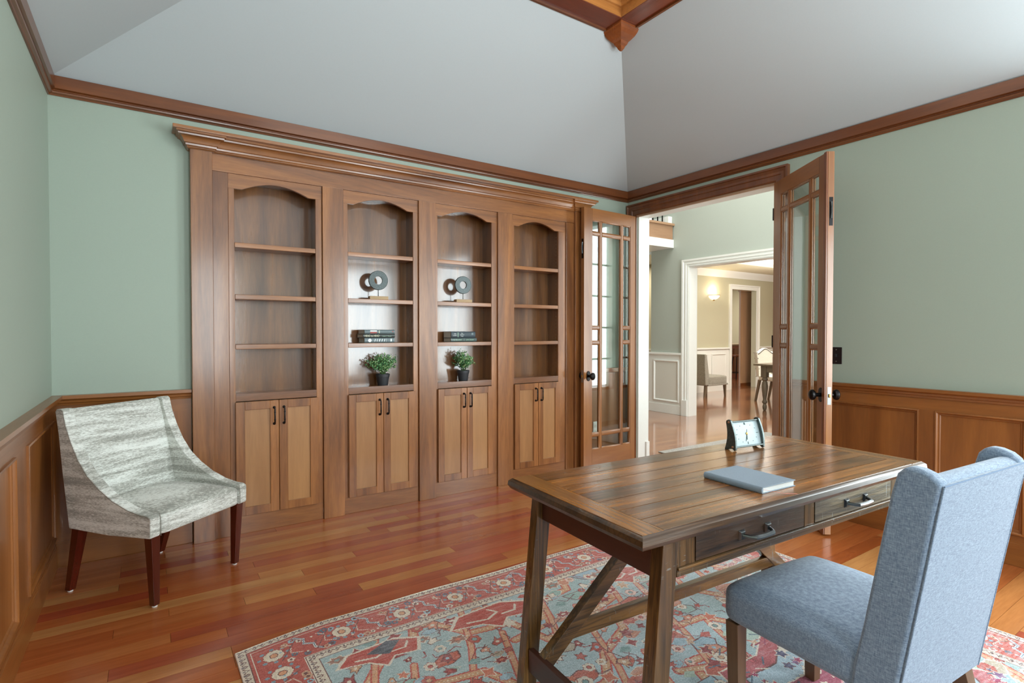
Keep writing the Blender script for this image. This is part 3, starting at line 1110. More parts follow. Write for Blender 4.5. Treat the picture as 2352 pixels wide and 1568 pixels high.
def deco3(b, ys, L, T_):
    MB().lathe([(T_ * 0.36, 0), (T_ * 0.36, 0.0003)], 14, Matrix.Translation((-L * 0.33, ys, T_ * 0.5)) @ Matrix.Rotation(R(90), 4, 'X')).build('emblem', WHITE_INK, b)
    x = -L * 0.18
    for w_ in (0.010, 0.008, 0.012, 0.011, 0.010):
        m = MB()
        m.hexa([(x, ys - 0.0002, T_ * 0.25), (x + w_ * 0.5, ys - 0.0002, T_ * 0.25), (x + w_ * 0.5, ys, T_ * 0.25), (x, ys, T_ * 0.25)],
               [(x + w_ * 0.4, ys - 0.0002, T_ * 0.78), (x + w_, ys - 0.0002, T_ * 0.78), (x + w_, ys, T_ * 0.78), (x + w_ * 0.4, ys, T_ * 0.78)])
        m.build('lettering', WHITE_INK, b)
        x += w_ + 0.008
    MB().box(x, x + 0.002, ys - 0.0002, ys, T_ * 0.2, T_ * 0.85).build('label_strip', WHITE_INK, b)
    MB().box(L * 0.36, L * 0.41, ys - 0.0002, ys, T_ * 0.25, T_ * 0.8).build('emblem', WHITE_INK, b)


def deco4(b, ys, L, T_):
    text('TOM\nCLANCY', 0.0125, WHITE_INK, b, (-L * 0.35, ys - 0.0003, T_ * 0.50), RX, 0.72)
    MB().box(-L * 0.235, -L * 0.215, ys - 0.0002, ys, T_ * 0.12, T_ * 0.88).build('label_strip', GREEN_INK, b)
    text('Clear\nand Present\nDanger', 0.0110, WHITE_INK, b, (-L * 0.06, ys - 0.0003, T_ * 0.50), RX, 0.74)
    MB().box(L * 0.33, L * 0.41, ys - 0.0002, ys, T_ * 0.45, T_ * 0.8).build('emblem', plain('dim_ink', (120, 135, 138), 0.5), b)


def deco5(b, ys, L, T_):
    text('THE TESTAMENT', 0.0148, GREEN_INK, b, (-L * 0.25, ys - 0.0003, T_ * 0.5), RX, 0.72)
    MB().box(0.0, 0.0016, ys - 0.0002, ys, T_ * 0.2, T_ * 0.8).build('label_strip', GREEN_INK, b)
    text('JOHN GRISHAM', 0.0135, GREEN_INK, b, (L * 0.23, ys - 0.0003, T_ * 0.5), RX, 0.74)


gb = 'books stacked on the bookcase shelves'
bx_, by_ = 1.378, 3.838
z = SH[2] + 0.0006
book((bx_, by_, z), R(3), 0.228, 0.125, 0.036, (98, 112, 116), 'thick grey hardback with white spine lettering, bottom of the stack of three', gb, deco3)
z += 0.0366
book((bx_ - 0.002, by_ + 0.002, z), R(2), 0.240, 0.130, 0.027, (44, 52, 50), 'dark green hardback with cream spine title, middle of the stack of three', gb, deco2)
z += 0.0276
book((bx_, by_ - 0.001, z), R(4), 0.232, 0.125, 0.030, (92, 108, 112), 'grey-blue hardback with red and white spine label, top of the stack of three', gb, deco1)
bx_ = 2.065
z = SH[2] + 0.0006
book((bx_ + 0.006, by_, z), R(2), 0.238, 0.125, 0.031, (72, 86, 84), 'dark hardback with pale green spine title, lower of the two stacked books', gb, deco5)
z += 0.0316
book((bx_, by_ + 0.001, z), R(4), 0.226, 0.125, 0.050, (58, 70, 78), 'thick dark blue hardback with white spine title, upper of the two stacked books', gb, deco4)


def leafm():
    M = Mat('boxwood_leaf')
    oi = M.node('ShaderNodeNewGeometry')
    col = M.ramp(oi.outputs['Random Per Island'], [(0.0, lin((52, 112, 72))), (0.5, lin((98, 160, 100))), (1.0, lin((186, 212, 148)))])
    M.link(col, M.b.inputs['Base Color'])
    M.set(Roughness=0.45)
    return M.m


LEAF = leafm()
POTM = plain('black_pot', (46, 48, 52), 0.5)
SOIL = plain('dark_soil', (50, 40, 30), 0.9, bump=0.8, bscale=200, var=0.4)


def plant(x, label, seed, rx, rz_, dx, dz):
    t = thing('potted_plant', label, 'plant', (x, 3.828, 0.8775), seed, 'potted plants on the bookcase')
    pot = MB().lathe([(0.036, 0), (0.037, 0.004), (0.047, 0.064), (0.050, 0.065), (0.051, 0.086), (0.046, 0.086), (0.044, 0.074), (0.001, 0.074)], 32).build('pot', POTM, t)
    MB().lathe([(0.044, 0.070), (0.044, 0.076), (0.001, 0.078)], 20).build('soil', SOIL, t)
    rg = random.Random(seed)
    st = MB()
    lf = MB()
    rt = Matrix.Rotation(-seed, 3, 'Z')
    for i in range(46):
        az = rg.uniform(0, 2 * math.pi)
        el = rg.uniform(0.05, 1.0)
        hh = 0.05 + 0.105 * rz_ * (el ** 0.8) * rg.uniform(0.8, 1.08)
        rad = rx * math.sqrt(max(0.0, 1.04 - el * el)) * rg.uniform(0.75, 1.08)
        p0 = Vector((rg.uniform(-0.012, 0.012), rg.uniform(-0.012, 0.012), 0.074))
        tip = Vector((math.cos(az) * rad, math.sin(az) * rad * 0.42, 0.074 + hh))
        tip += rt @ Vector((dx * el, 0, 0))
        midp = p0.lerp(tip, 0.5) + Vector((0, 0, 0.02))
        pts = [p0.lerp(midp, k / 3) if k < 3 else midp for k in range(4)] + [midp.lerp(tip, k / 4) for k in range(1, 5)]
        st.tube(pts, 0.0011, 4, cap=False)
        for q in range(26):
            tt = rg.uniform(0.30, 1.03)
            base = p0.lerp(midp, tt * 2) if tt < 0.5 else midp.lerp(tip, (tt - 0.5) * 2)
            base = base + Vector((rg.gauss(0, 0.006), rg.gauss(0, 0.006), rg.gauss(0, 0.006)))
            dirv = Vector((rg.gauss(0, 1), rg.gauss(0, 1), rg.gauss(0.5, 0.8))).normalized()
            up = Vector((rg.gauss(0, 1), rg.gauss(0, 1), rg.gauss(0, 1)))
            sd = dirv.cross(up).normalized()
            nn = sd.cross(dirv)
            L_, w_ = rg.uniform(0.011, 0.017), rg.uniform(0.004, 0.0062)
            a_ = base
            lf.add([a_, a_ + dirv * L_ * 0.45 + sd * w_ + nn * 0.001, a_ + dirv * L_, a_ + dirv * L_ * 0.45 - sd * w_ + nn * 0.001], [(0, 1, 2), (0, 2, 3)])
    st.build('stems', plain('stem_green', (70, 100, 50), 0.7), t)
    o = lf.build('foliage', LEAF, t, smooth=False)
    o['kind'] = 'stuff'
    return t


plant(1.422, 'small leafy green plant in black pot on the bottom shelf below the three books', 3, 0.136, 1.0, 0.0, 0)
plant(2.094, 'small leafy green plant in black pot on the bottom shelf below the two books', 8, 0.126, 1.12, -0.01, 0)

# ================================================================== RUG
RX0, RX1, RYB, RY0 = 0.268, 2.976, 2.385, -1.2
STEP = 0.0035
nx = int((RX1 - RX0) / STEP)
VIS0 = 0.30
ny = int((RYB - VIS0) / STEP)
gx, gy = np.meshgrid((np.arange(nx) + 0.5) * STEP, (np.arange(ny) + 0.5) * STEP)   # gy from back edge
rs = np.random.RandomState(5)


def srgb(c):
    return np.array(c, float)


def smooth_noise(scale, seed, ax=1.0, ay=1.0):
    r_ = np.random.RandomState(seed)
    gh, gw = int(ny * STEP / (scale * ay)) + 3, int(nx * STEP / (scale * ax)) + 3
    g_ = r_.rand(gh, gw)
    u = gx / (scale * ax)
    v = gy / (scale * ay)
    i, j = u.astype(int), v.astype(int)
    fu, fv = u - i, v - j
    fu = fu * fu * (3 - 2 * fu)
    fv = fv * fv * (3 - 2 * fv)
    return (g_[j, i] * (1 - fu) + g_[j, i + 1] * fu) * (1 - fv) + (g_[j + 1, i] * (1 - fu) + g_[j + 1, i + 1] * fu) * fv


img = np.zeros((ny, nx, 3))
img[:] = srgb((168, 188, 194))
n1 = smooth_noise(0.5, 1)[..., None]
img[:] = img * (1 - 0.6 * n1) + srgb((132, 158, 146)) * 0.6 * n1


def bbox(x0, x1, y0, y1):
    i0, i1 = max(0, int(x0 / STEP)), min(nx, int(x1 / STEP) + 2)
    j0, j1 = max(0, int(y0 / STEP)), min(ny, int(y1 / STEP) + 2)
    return slice(j0, j1), slice(i0, i1)


def disc(x, y, r_, c, ry=None):
    ry = ry or r_
    s_ = bbox(x - r_, x + r_, y - ry, y + ry)
    m_ = ((gx[s_] - x) / r_) ** 2 + ((gy[s_] - y) / ry) ** 2 < 1
    img[s_][m_] = srgb(c)


def seg(p, q, w_, c):
    s_ = bbox(min(p[0], q[0]) - w_, max(p[0], q[0]) + w_, min(p[1], q[1]) - w_, max(p[1], q[1]) + w_)
    X, Y = gx[s_], gy[s_]
    dx, dy = q[0] - p[0], q[1] - p[1]
    L2 = dx * dx + dy * dy + 1e-9
    t = np.clip(((X - p[0]) * dx + (Y - p[1]) * dy) / L2, 0, 1)
    m_ = (X - p[0] - t * dx) ** 2 + (Y - p[1] - t * dy) ** 2 < (w_ / 2) ** 2
    img[s_][m_] = srgb(c)


def poly(pts, c):
    xs = [p[0] for p in pts]
    ys = [p[1] for p in pts]
    s_ = bbox(min(xs), max(xs), min(ys), max(ys))
    X, Y = gx[s_], gy[s_]
    ins = np.zeros(X.shape, bool)
    k = len(pts)
    for i in range(k):
        x1_, y1_ = pts[i]
        x2_, y2_ = pts[(i + 1) % k]
        if y1_ == y2_:
            continue
        cnd = ((y1_ > Y) != (y2_ > Y)) & (X < (x2_ - x1_) * (Y - y1_) / (y2_ - y1_) + x1_)
        ins ^= cnd
    img[s_][ins] = srgb(c)


def pline(pts, w_, c, oc=None, ow=0.006, dots=None):
    if oc:
        for p, q in zip(pts[:-1], pts[1:]):
            seg(p, q, w_ + 2 * ow, oc)
    for p, q in zip(pts[:-1], pts[1:]):
        seg(p, q, w_, c)
    if dots:
        for p, q in zip(pts[:-1], pts[1:]):
            L = math.hypot(q[0] - p[0], q[1] - p[1])
            for k in range(int(L / 0.016)):
                t = k * 0.016 / L
                disc(p[0] + (q[0] - p[0]) * t, p[1] + (q[1] - p[1]) * t, 0.0035, dots)


def outl(fn, grow, c):
    pass


RED, DRED, CRM, TAN, DBR, LBL, TEAL, SLATE, ORG = (178, 78, 66), (142, 52, 52), (218, 204, 184), (196, 152, 118), (104, 62, 58), (150, 184, 196), (120, 150, 146), (82, 104, 122), (202, 108, 80)


def flower(x, y, r_, pet, cen, n_=7, rot=0.0, oc=DBR):
    for ring, c, k in ((1.25, oc, 1.12), (1.0, pet, 1.0)):
        for i in range(n_):
            an = rot + 2 * math.pi * i / n_
            disc(x + math.cos(an) * r_ * 0.62, y + math.sin(an) * r_ * 0.62, r_ * 0.42 * k, c)
        disc(x, y, r_ * 0.7, c if ring == 1.0 else oc)
    disc(x, y, r_ * 0.45, DBR)
    disc(x, y, r_ * 0.36, cen)


def starpoly(x, y, r_, n_, c, oc, rot, inner=0.5, sq=1.0):
    for k, cc in ((1 + min(0.22, 0.008 / r_), oc), (1.0, c)):
        pts = []
        for i in range(2 * n_):
            rr_ = r_ * k * (1 if i % 2 == 0 else inner)
            an = rot + math.pi * i / n_
            pts.append((x + math.cos(an) * rr_, y + math.sin(an) * rr_ * sq))
        poly(pts, cc)


def tulip(x, y, s_, an, c, oc, c2):
    base = [(-.35, -.9), (.35, -.9), (.55, -.1), (1.0, .8), (.42, .45), (0, 1.0), (-.42, .45), (-1.0, .8), (-.55, -.1)]
    for k, cc in ((1.22, oc), (1.0, c)):
        poly([(x + s_ * k * (p[0] * math.cos(an) - p[1] * math.sin(an)), y + s_ * k * (p[0] * math.sin(an) + p[1] * math.cos(an))) for p in base], cc)
    disc(x, y, s_ * 0.28, c2)


Wd = RX1 - RX0
# field motifs
rr = random.Random(21)
F0 = 0.265
# big angular vines
vines = []
for cx0 in np.arange(0.45, Wd, 0.40):
    for cy0 in np.arange(0.42, 2.2, 0.42):
        k = rr.choice([1, -1])
        pts = [(cx0 - 0.28, cy0 + 0.18 * k), (cx0 - 0.12, cy0 + 0.14 * k), (cx0 - 0.02, cy0 - 0.02 * k), (cx0 + 0.14, cy0 - 0.06 * k), (cx0 + 0.22, cy0 - 0.22 * k), (cx0 + 0.38, cy0 - 0.2 * k)]
        pts = [(a_ + rr.uniform(-.03, .03), b_ + rr.uniform(-.03, .03)) for a_, b_ in pts]
        pline(pts, 0.030, (200, 148, 108), (186, 74, 62), 0.007, (224, 208, 180))
        pts2 = [(cx0 + 0.10, cy0 - 0.34), (cx0 + 0.02, cy0 - 0.12), (cx0 - 0.06, cy0 + 0.1), (cx0 - 0.16, cy0 + 0.3)]
        pline(pts2, 0.020, (206, 150, 112), (186, 74, 62), 0.006)
# stems
for i in range(150):
    x_, y_ = rr.uniform(F0, Wd - F0), rr.uniform(F0, ny * STEP)
    k = rr.randint(5, 8)
    r_ = rr.uniform(.03, .085)
    a0 = rr.uniform(0, 6.28)
    rad = [rr.uniform(.6, 1.1) * r_ for _ in range(k)]
    cc = rr.choice([(142, 170, 160), (168, 186, 172), (176, 162, 140), (150, 178, 190), (196, 128, 100), (186, 92, 74)])
    for g_, c in ((1.12, rr.choice([DBR, CRM, (186, 92, 74)])), (1.0, cc)):
        poly([(x_ + math.cos(a0 + 6.283 * q / k) * rad[q] * g_, y_ + math.sin(a0 + 6.283 * q / k) * rad[q] * .6 * g_) for q in range(k)], c)
for i in range(240):
    x_, y_ = rr.uniform(F0, Wd - F0), rr.uniform(F0, ny * STEP)
    an = rr.uniform(0, 6.28)
    L = rr.uniform(0.03, 0.09)
    q = (x_ + math.cos(an) * L, y_ + math.sin(an) * L)
    q2 = (q[0] + math.cos(an + 1.2) * L * .5, q[1] + math.sin(an + 1.2) * L * .5)
    pline([(x_, y_), q, q2], 0.005, rr.choice([DBR, DRED, (120, 84, 84)]))
# palmettes and flowers on a jittered grid
for iy, yy in enumerate(np.arange(0.30, 2.2, 0.082)):
    for ix, xx in enumerate(np.arange(0.29, Wd - 0.25, 0.092)):
        x_ = xx + rr.uniform(-.035, .035) + (0.05 if iy % 2 else 0)
        y_ = yy + rr.uniform(-.03, .03)
        t = rr.random()
        s_ = rr.uniform(0.017, 0.033)
        an = rr.uniform(0, 6.28)
        if t < 0.25:
            flower(x_, y_, s_, rr.choice([CRM, (226, 188, 170), RED, CRM]), rr.choice([RED, TEAL, TAN]), 6, an, rr.choice([DRED, DBR]))
        elif t < 0.5:
            tulip(x_, y_, s_, an, rr.choice([RED, (206, 132, 104), CRM, TAN, DRED]), DBR, rr.choice([CRM, RED, LBL]))
        elif t < 0.72:
            starpoly(x_, y_, s_ * 1.1, rr.choice([4, 5, 6]), rr.choice([RED, ORG, DRED, CRM, TAN]), rr.choice([CRM, DBR]), an, 0.5)
        elif t < 0.86:
            starpoly(x_, y_, s_ * 1.7, 7, rr.choice([RED, DRED, (150, 104, 88)]), CRM, an, 0.62, 0.6)
            disc(x_, y_, s_ * 0.5, rr.choice([TEAL, CRM, ORG]), s_ * .3)
        elif t < 0.95:
            poly([(x_ - .03, y_), (x_, y_ - .02), (x_ + .035, y_ - .004), (x_ + .01, y_ + .024)], rr.choice([TEAL, (170, 190, 170), RED]))
# corner palmettes (big red half medallions)
for (x_, y_, s_) in ((0.47, 0.36, 0.11), (0.98, 0.36, 0.13), (1.75, 0.40, 0.11)):
    pts = [(x_ - s_ * 1.5, y_ + s_ * .1), (x_ - s_, y_ - s_ * .45), (x_ + s_ * .7, y_ - s_ * .6), (x_ + s_ * 1.5, y_ - s_ * .2), (x_ + s_ * 1.2, y_ + s_ * .5), (x_ + s_ * .4, y_ + s_ * .35), (x_, y_ + s_ * .75), (x_ - s_ * .5, y_ + s_ * .3)]
    poly([(x_ + (p[0] - x_) * 1.1, y_ + (p[1] - y_) * 1.15) for p in pts], CRM)
    poly(pts, (180, 70, 58))
    pline([(x_ - s_ * .9, y_), (x_ - s_ * .2, y_ + s_ * .15), (x_ + s_ * .3, y_ - s_ * .1), (x_ + s_ * .1, y_ - s_ * .4)], 0.010, CRM)
    pline([(x_ + s_ * .4, y_ + s_ * .1), (x_ + s_ * .9, y_ + s_ * .1), (x_ + s_ * 1.1, y_ - s_ * .2)], 0.010, CRM)
poly([(0.42, 0.34), (0.52, 0.29), (0.57, 0.31), (0.5, 0.38)], (72, 76, 84))
# central medallion
mx_, my_ = 1.78, 1.62
for r_, c, oc in ((0.54, (176, 84, 88), CRM), (0.45, (158, 178, 188), DBR), (0.33, (158, 70, 90), CRM), (0.18, (62, 66, 86), (200, 120, 130))):
    starpoly(mx_, my_, r_, 8, c, oc, 0.2, 0.82)
for i in range(420):
    an, r_ = rr.uniform(0, 6.28), 0.56 * math.sqrt(rr.random())
    x_, y_ = mx_ + math.cos(an) * r_, my_ + math.sin(an) * r_
    t = rr.random()
    if t < .5:
        starpoly(x_, y_, rr.uniform(.010, .028), 5, rr.choice([(150, 50, 84), (196, 90, 96), (70, 66, 96), CRM, (120, 80, 120)]), rr.choice([CRM, DBR]), an, .5)
    else:
        pline([(x_, y_), (x_ + rr.uniform(-.05, .05), y_ + rr.uniform(-.03, .03))], .006, rr.choice([CRM, (150, 60, 80), SLATE]))
# distances to edges for the border
def border(along, depth, mask, L):
    global img
    c = img
    g0 = mask & (depth < 0.034)
    c[g0] = srgb((214, 200, 178))
    b0 = mask & (depth >= 0.034) & (depth < 0.218)
    c[b0] = srgb(RED)
    g1 = mask & (depth >= 0.218) & (depth < 0.258)
    c[g1] = srgb((214, 200, 178))
    for lo in (0.032, 0.044, 0.212, 0.216, 0.258):
        c[mask & (depth >= lo) & (depth < lo + 0.004)] = srgb(DBR if lo in (0.032, 0.216, 0.258) else CRM)
    # speckle leaf trail in the guards
    ph = (along / 0.030)
    wv = np.sin(ph * 2 * np.pi) * 0.008
    for cen in (0.016, 0.238):
        c[mask & (np.abs(depth - cen - wv) < 0.003)] = srgb((120, 84, 78))
        c[mask & (np.abs(depth - cen + wv) < 0.006) & (np.abs((ph % 1) - 0.25) < 0.16)] = srgb((104, 84, 84))


mB = (gy < gx) & (gy < (Wd - gx))
mL = (gx <= gy) & (gx < Wd / 2)
mR = ((Wd - gx) <= gy) & (gx >= Wd / 2)
border(gx, gy, mB, Wd)
border(gy, gx, mL, Wd)
border(gy, Wd - gx, mR, Wd)


def bmotifs(P, L, seed):
    """P(along, depth) -> xy"""
    q = random.Random(seed)
    a_ = 0.12
    k = 0
    while a_ < L - 0.1:
        x_, y_ = P(a_, 0.126)
        if k % 2 == 0:
            for i in range(8):
                an = 2 * math.pi * i / 8
                disc(x_ + math.cos(an) * 0.054, y_ + math.sin(an) * 0.048, 0.008, (120, 146, 158))
            flower(x_, y_, 0.037, (222, 206, 182), (214, 150, 110), 9, 0.2, (122, 60, 58))
        else:
            pts = [P(a_ - 0.045, 0.055), P(a_ - 0.012, 0.085), P(a_ - 0.018, 0.12), P(a_ + 0.018, 0.14), P(a_ + 0.016, 0.17), P(a_ + 0.05, 0.20)]
            pline(pts, 0.018, (140, 64, 62))
            pline(pts, 0.010, (214, 206, 198))
            pline(pts, 0.004, (90, 120, 140))
        for dd in (0.07, 0.185):
            for off in (0.055, 0.08, 0.105):
                x_, y_ = P(a_ + off + q.uniform(-.01, .01), dd + q.uniform(-.018, .018))
                flower(x_, y_, q.uniform(0.010, 0.017), q.choice([CRM, LBL, TAN, SLATE]), q.choice([RED, DBR]), 5, 0, DRED)
        pline([P(a_ + 0.04, 0.075), P(a_ + 0.07, 0.10), P(a_ + 0.06, 0.15), P(a_ + 0.10, 0.17)], 0.005, (212, 186, 168))
        pline([P(a_ + 0.02, 0.185), P(a_ + 0.09, 0.075)], 0.004, DBR)
        for i in range(5):
            x_, y_ = P(a_ + q.uniform(0, .12), q.uniform(.055, .2))
            disc(x_, y_, 0.005, q.choice([CRM, LBL, DBR]))
        a_ += 0.135
        k += 1


bmotifs(lambda a_, d_: (a_, d_), Wd, 1)
bmotifs(lambda a_, d_: (d_, a_ + 0.14), ny * STEP, 2)
bmotifs(lambda a_, d_: (Wd - d_, a_ + 0.14), ny * STEP, 3)
# fading and abrash: pale worn streaks, stronger to the right and front
wear = smooth_noise(0.012, 9, 3.0, 0.5) * 0.5 + smooth_noise(0.3, 10) * 0.5
amt = np.clip((wear - 0.42) * 2.4, 0, 1) * (0.30 + 0.30 * np.clip((gx - 1.0) / 1.6, 0, 1))
img = img * (1 - amt[..., None]) + srgb((214, 216, 218)) * amt[..., None]
pinch = smooth_noise(0.7, 12) * np.clip((gx - 1.3) / 1.2, 0, 1) * 0.22
img = img * (1 - pinch[..., None]) + img * srgb((255, 215, 240)) / 255.0 * pinch[..., None]
img = img * 0.9 + srgb((176, 160, 156)) * 0.1
img += (rs.rand(ny, nx, 1) - 0.5) * 34
img = np.clip(img, 0, 255) / 255.0
lini = np.where(img <= 0.04045, img / 12.92, ((img + 0.055) / 1.055) ** 2.4)

# geometry: a grid with a slightly wavy back edge
vxs, vys = np.meshgrid(np.arange(nx + 1) * STEP, np.arange(ny + 1) * STEP)
wav = 0.010 * np.sin(vxs * 3.1 + 0.4) + 0.004 * np.sin(vxs * 9.0) + 0.022 * np.sin(np.pi * vxs / Wd) - 0.045 * np.clip(1 - vxs / 0.35, 0, 1) * 0.9
wx = vxs + RX0 + 0.004 * np.sin(vys * 4.0)
wy = RYB - vys + wav * np.exp(-vys / 0.6)
wz = 0.007 + 0.0012 * np.sin(vxs * 5.0 + vys * 3.0)
co = np.stack([wx, wy, wz], -1).reshape(-1, 3).astype(np.float32)
idx = np.arange((nx + 1) * (ny + 1)).reshape(ny + 1, nx + 1)
quads = np.stack([idx[:-1, :-1], idx[1:, :-1], idx[1:, 1:], idx[:-1, 1:]], -1).reshape(-1).astype(np.int32)
rme = bpy.data.meshes.new('pile')
rme.vertices.add(len(co))
rme.vertices.foreach_set('co', co.ravel())
nf = nx * ny
rme.loops.add(nf * 4)
rme.loops.foreach_set('vertex_index', quads)
rme.polygons.add(nf)
rme.polygons.foreach_set('loop_start', (np.arange(nf) * 4).astype(np.int32))
rme.polygons.foreach_set('loop_total', np.full(nf, 4, np.int32))
rme.update(calc_edges=True)
ca = rme.color_attributes.new('pattern', 'FLOAT_COLOR', 'CORNER')
cc4 = np.ones((nf, 4, 4), np.float32)
cc4[:, :, :3] = lini.reshape(nf, 1, 3)
ca.data.foreach_set('color', cc4.ravel())
M = Mat('heriz_wool_pile')
at = M.node('ShaderNodeAttribute', attribute_name='pattern')
v = M.coords((1, 3, 1))
nn_ = M.noise(v, 260, 2, 0.7)
fr_ = M.ramp(nn_, [(0.3, (0.78, 0.78, 0.80, 1)), (0.7, (1.12, 1.12, 1.12, 1))])
M.link(M.mix(1.0, at.outputs['Color'], fr_, 'MULTIPLY'), M.b.inputs['Base Color'])
M.set(Roughness=0.95, Sheen_Weight=0.15)
M.bump(nn_, 0.5, 0.002)
rug = thing('area_rug', 'large faded red and blue oriental rug under the wooden desk', 'rug', (1.62, 0.6, 0))
po = bpy.data.objects.new('pile', rme)
rme.materials.append(M.m)
COL.objects.link(po)
po.parent = rug
po.location = (-1.62, -0.6, 0)
rme.validate()
bk = MB().box(RX0 - 1.62, RX1 - 1.62, VIS0 - 0.9 - 0.6, VIS0 - 0.6, 0.001, 0.008).build('pile', plain('rug_pile_near', (176, 150, 150), 0.95, var=0.3, bscale=30), rug)
# bound edge: a cream cord following the outline
pts = [(float(wx[0, i]) - 1.62, float(wy[0, i]) - 0.6, 0.0045) for i in range(0, nx + 1, 8)]
MB().tube(pts, 0.0042, 6).build('edge_binding', plain('cream_binding', (216, 204, 186), 0.9, var=0.3, bscale=200), rug)
pts = [(float(wx[j, 0]) - 1.62, float(wy[j, 0]) - 0.6, 0.0045) for j in range(0, ny + 1, 10)]
MB().tube(pts, 0.0042, 6).build('edge_binding', plain('cream_binding_side', (212, 190, 176), 0.9, var=0.3, bscale=200), rug)
pts = [(float(wx[j, -1]) - 1.62, float(wy[j, -1]) - 0.6, 0.0045) for j in range(0, ny + 1, 10)]
MB().tube(pts, 0.0042, 6).build('edge_binding', plain('cream_binding_right', (224, 212, 198), 0.9, var=0.3, bscale=200), rug)

# ================================================================== DESK
desk = thing('desk', 'wide distressed wooden desk with plank top, two drawers and splayed legs on the rug', 'desk', (1.016, 0.929, 0.0085), R(-2.75))
DZ0 = -0.0085
DL, DD, TT = 1.518, 0.640, 0.760 + DZ0
# top boards
bz0, bz1 = TT - 0.028, TT
seams = [0.006, 0.094, 0.180, 0.268, 0.362, 0.450, 0.542, 0.634]
for i in range(7):
    MB().box(0.083, DL - 0.083, seams[i] + 0.0015, seams[i + 1] - 0.0015, bz1 - 0.004, bz1).build('plank', W['desk_top'], desk, smooth=False)
MB().box(0.004, 0.0815, 0.006, 0.634, bz1 - 0.004, bz1).build('plank', W['desk_bread'], desk, smooth=False)
MB().box(DL - 0.0815, DL - 0.004, 0.006, 0.634, bz1 - 0.004, bz1).build('plank', W['desk_bread'], desk, smooth=False)
MB().box(0.006, DL - 0.006, 0.008, 0.632, bz0 - 0.004, bz1 - 0.004).build('sub_top', plain('dark_groove', (30, 20, 14), 0.8), desk)
# moulded rim
rim = [(0.004, 0.004), (-0.006, 0.003), (-0.016, -0.006), (-0.018, -0.020), (-0.012, -0.030), (-0.008, -0.034), (0.03, -0.034), (0.03, -0.029), (0.004, -0.029)]
pth = [(0.010, 0.010, TT - 0.004), (DL - 0.010, 0.010, TT - 0.004), (DL - 0.010, DD - 0.010, TT - 0.004), (0.010, DD - 0.010, TT - 0.004)]
pth = [(0.010, 0.010, TT - 0.0045), (DL - 0.010, 0.010, TT - 0.0045), (DL - 0.010, DD - 0.010, TT - 0.0045), (0.010, DD - 0.010, TT - 0.0045)]
RIMM = wood('desk_rim', (46, 30, 20), (104, 72, 42), 'x', 0.34, 0.3, 6.0, 0.6, bump=0.3, distress=0.6)
MB().sweep(pth, rim, (0, 0, 1), True).build('rim_moulding', RIMM, desk)
# legs (splayed outwards along the length)
zt_, zb_ = TT - 0.034, DZ0 + 0.0085


def dleg(u0, u1, v0, v1, spl, spv=0.0):
    m = MB()
    m.hexa([(u0 + spl, v0 + spv, 0.0), (u1 + spl, v0 + spv, 0.0), (u1 + spl, v1 + spv, 0.0), (u0 + spl, v1 + spv, 0.0)],
           [(u0, v0, zt_), (u1, v0, zt_), (u1, v1, zt_), (u0, v1, zt_)])
    return m.build('leg', W['desk_z'], desk, bevel=0.003)


dleg(0.088, 0.146, 0.014, 0.056, -0.065)
dleg(0.088, 0.146, 0.590, 0.632, -0.065, 0.01)
dleg(DL - 0.146, DL - 0.088, 0.014, 0.056, 0.065)
dleg(DL - 0.146, DL - 0.088, 0.590, 0.632, 0.065, 0.01)
# end aprons and low end stretchers
for (ua, ub, sp) in ((0.100, 0.122, -1), (DL - 0.122, DL - 0.100, 1)):
    MB().box(ua, ub, 0.056, 0.590, 0.600, zt_).build('end_apron', W['desklow_y'], desk, bevel=0.002)
    o_ = sp * 0.062
    MB().box(ua + o_ * 0.9, ub + o_ * 0.9, 0.056, 0.592, 0.075, 0.155).build('end_stretcher', W['desklow_y'], desk, bevel=0.003)
# back apron
MB().box(0.146, DL - 0.146, 0.604, 0.624, 0.612, zt_).build('back_apron', W['desk_x'], desk, bevel=0.002)
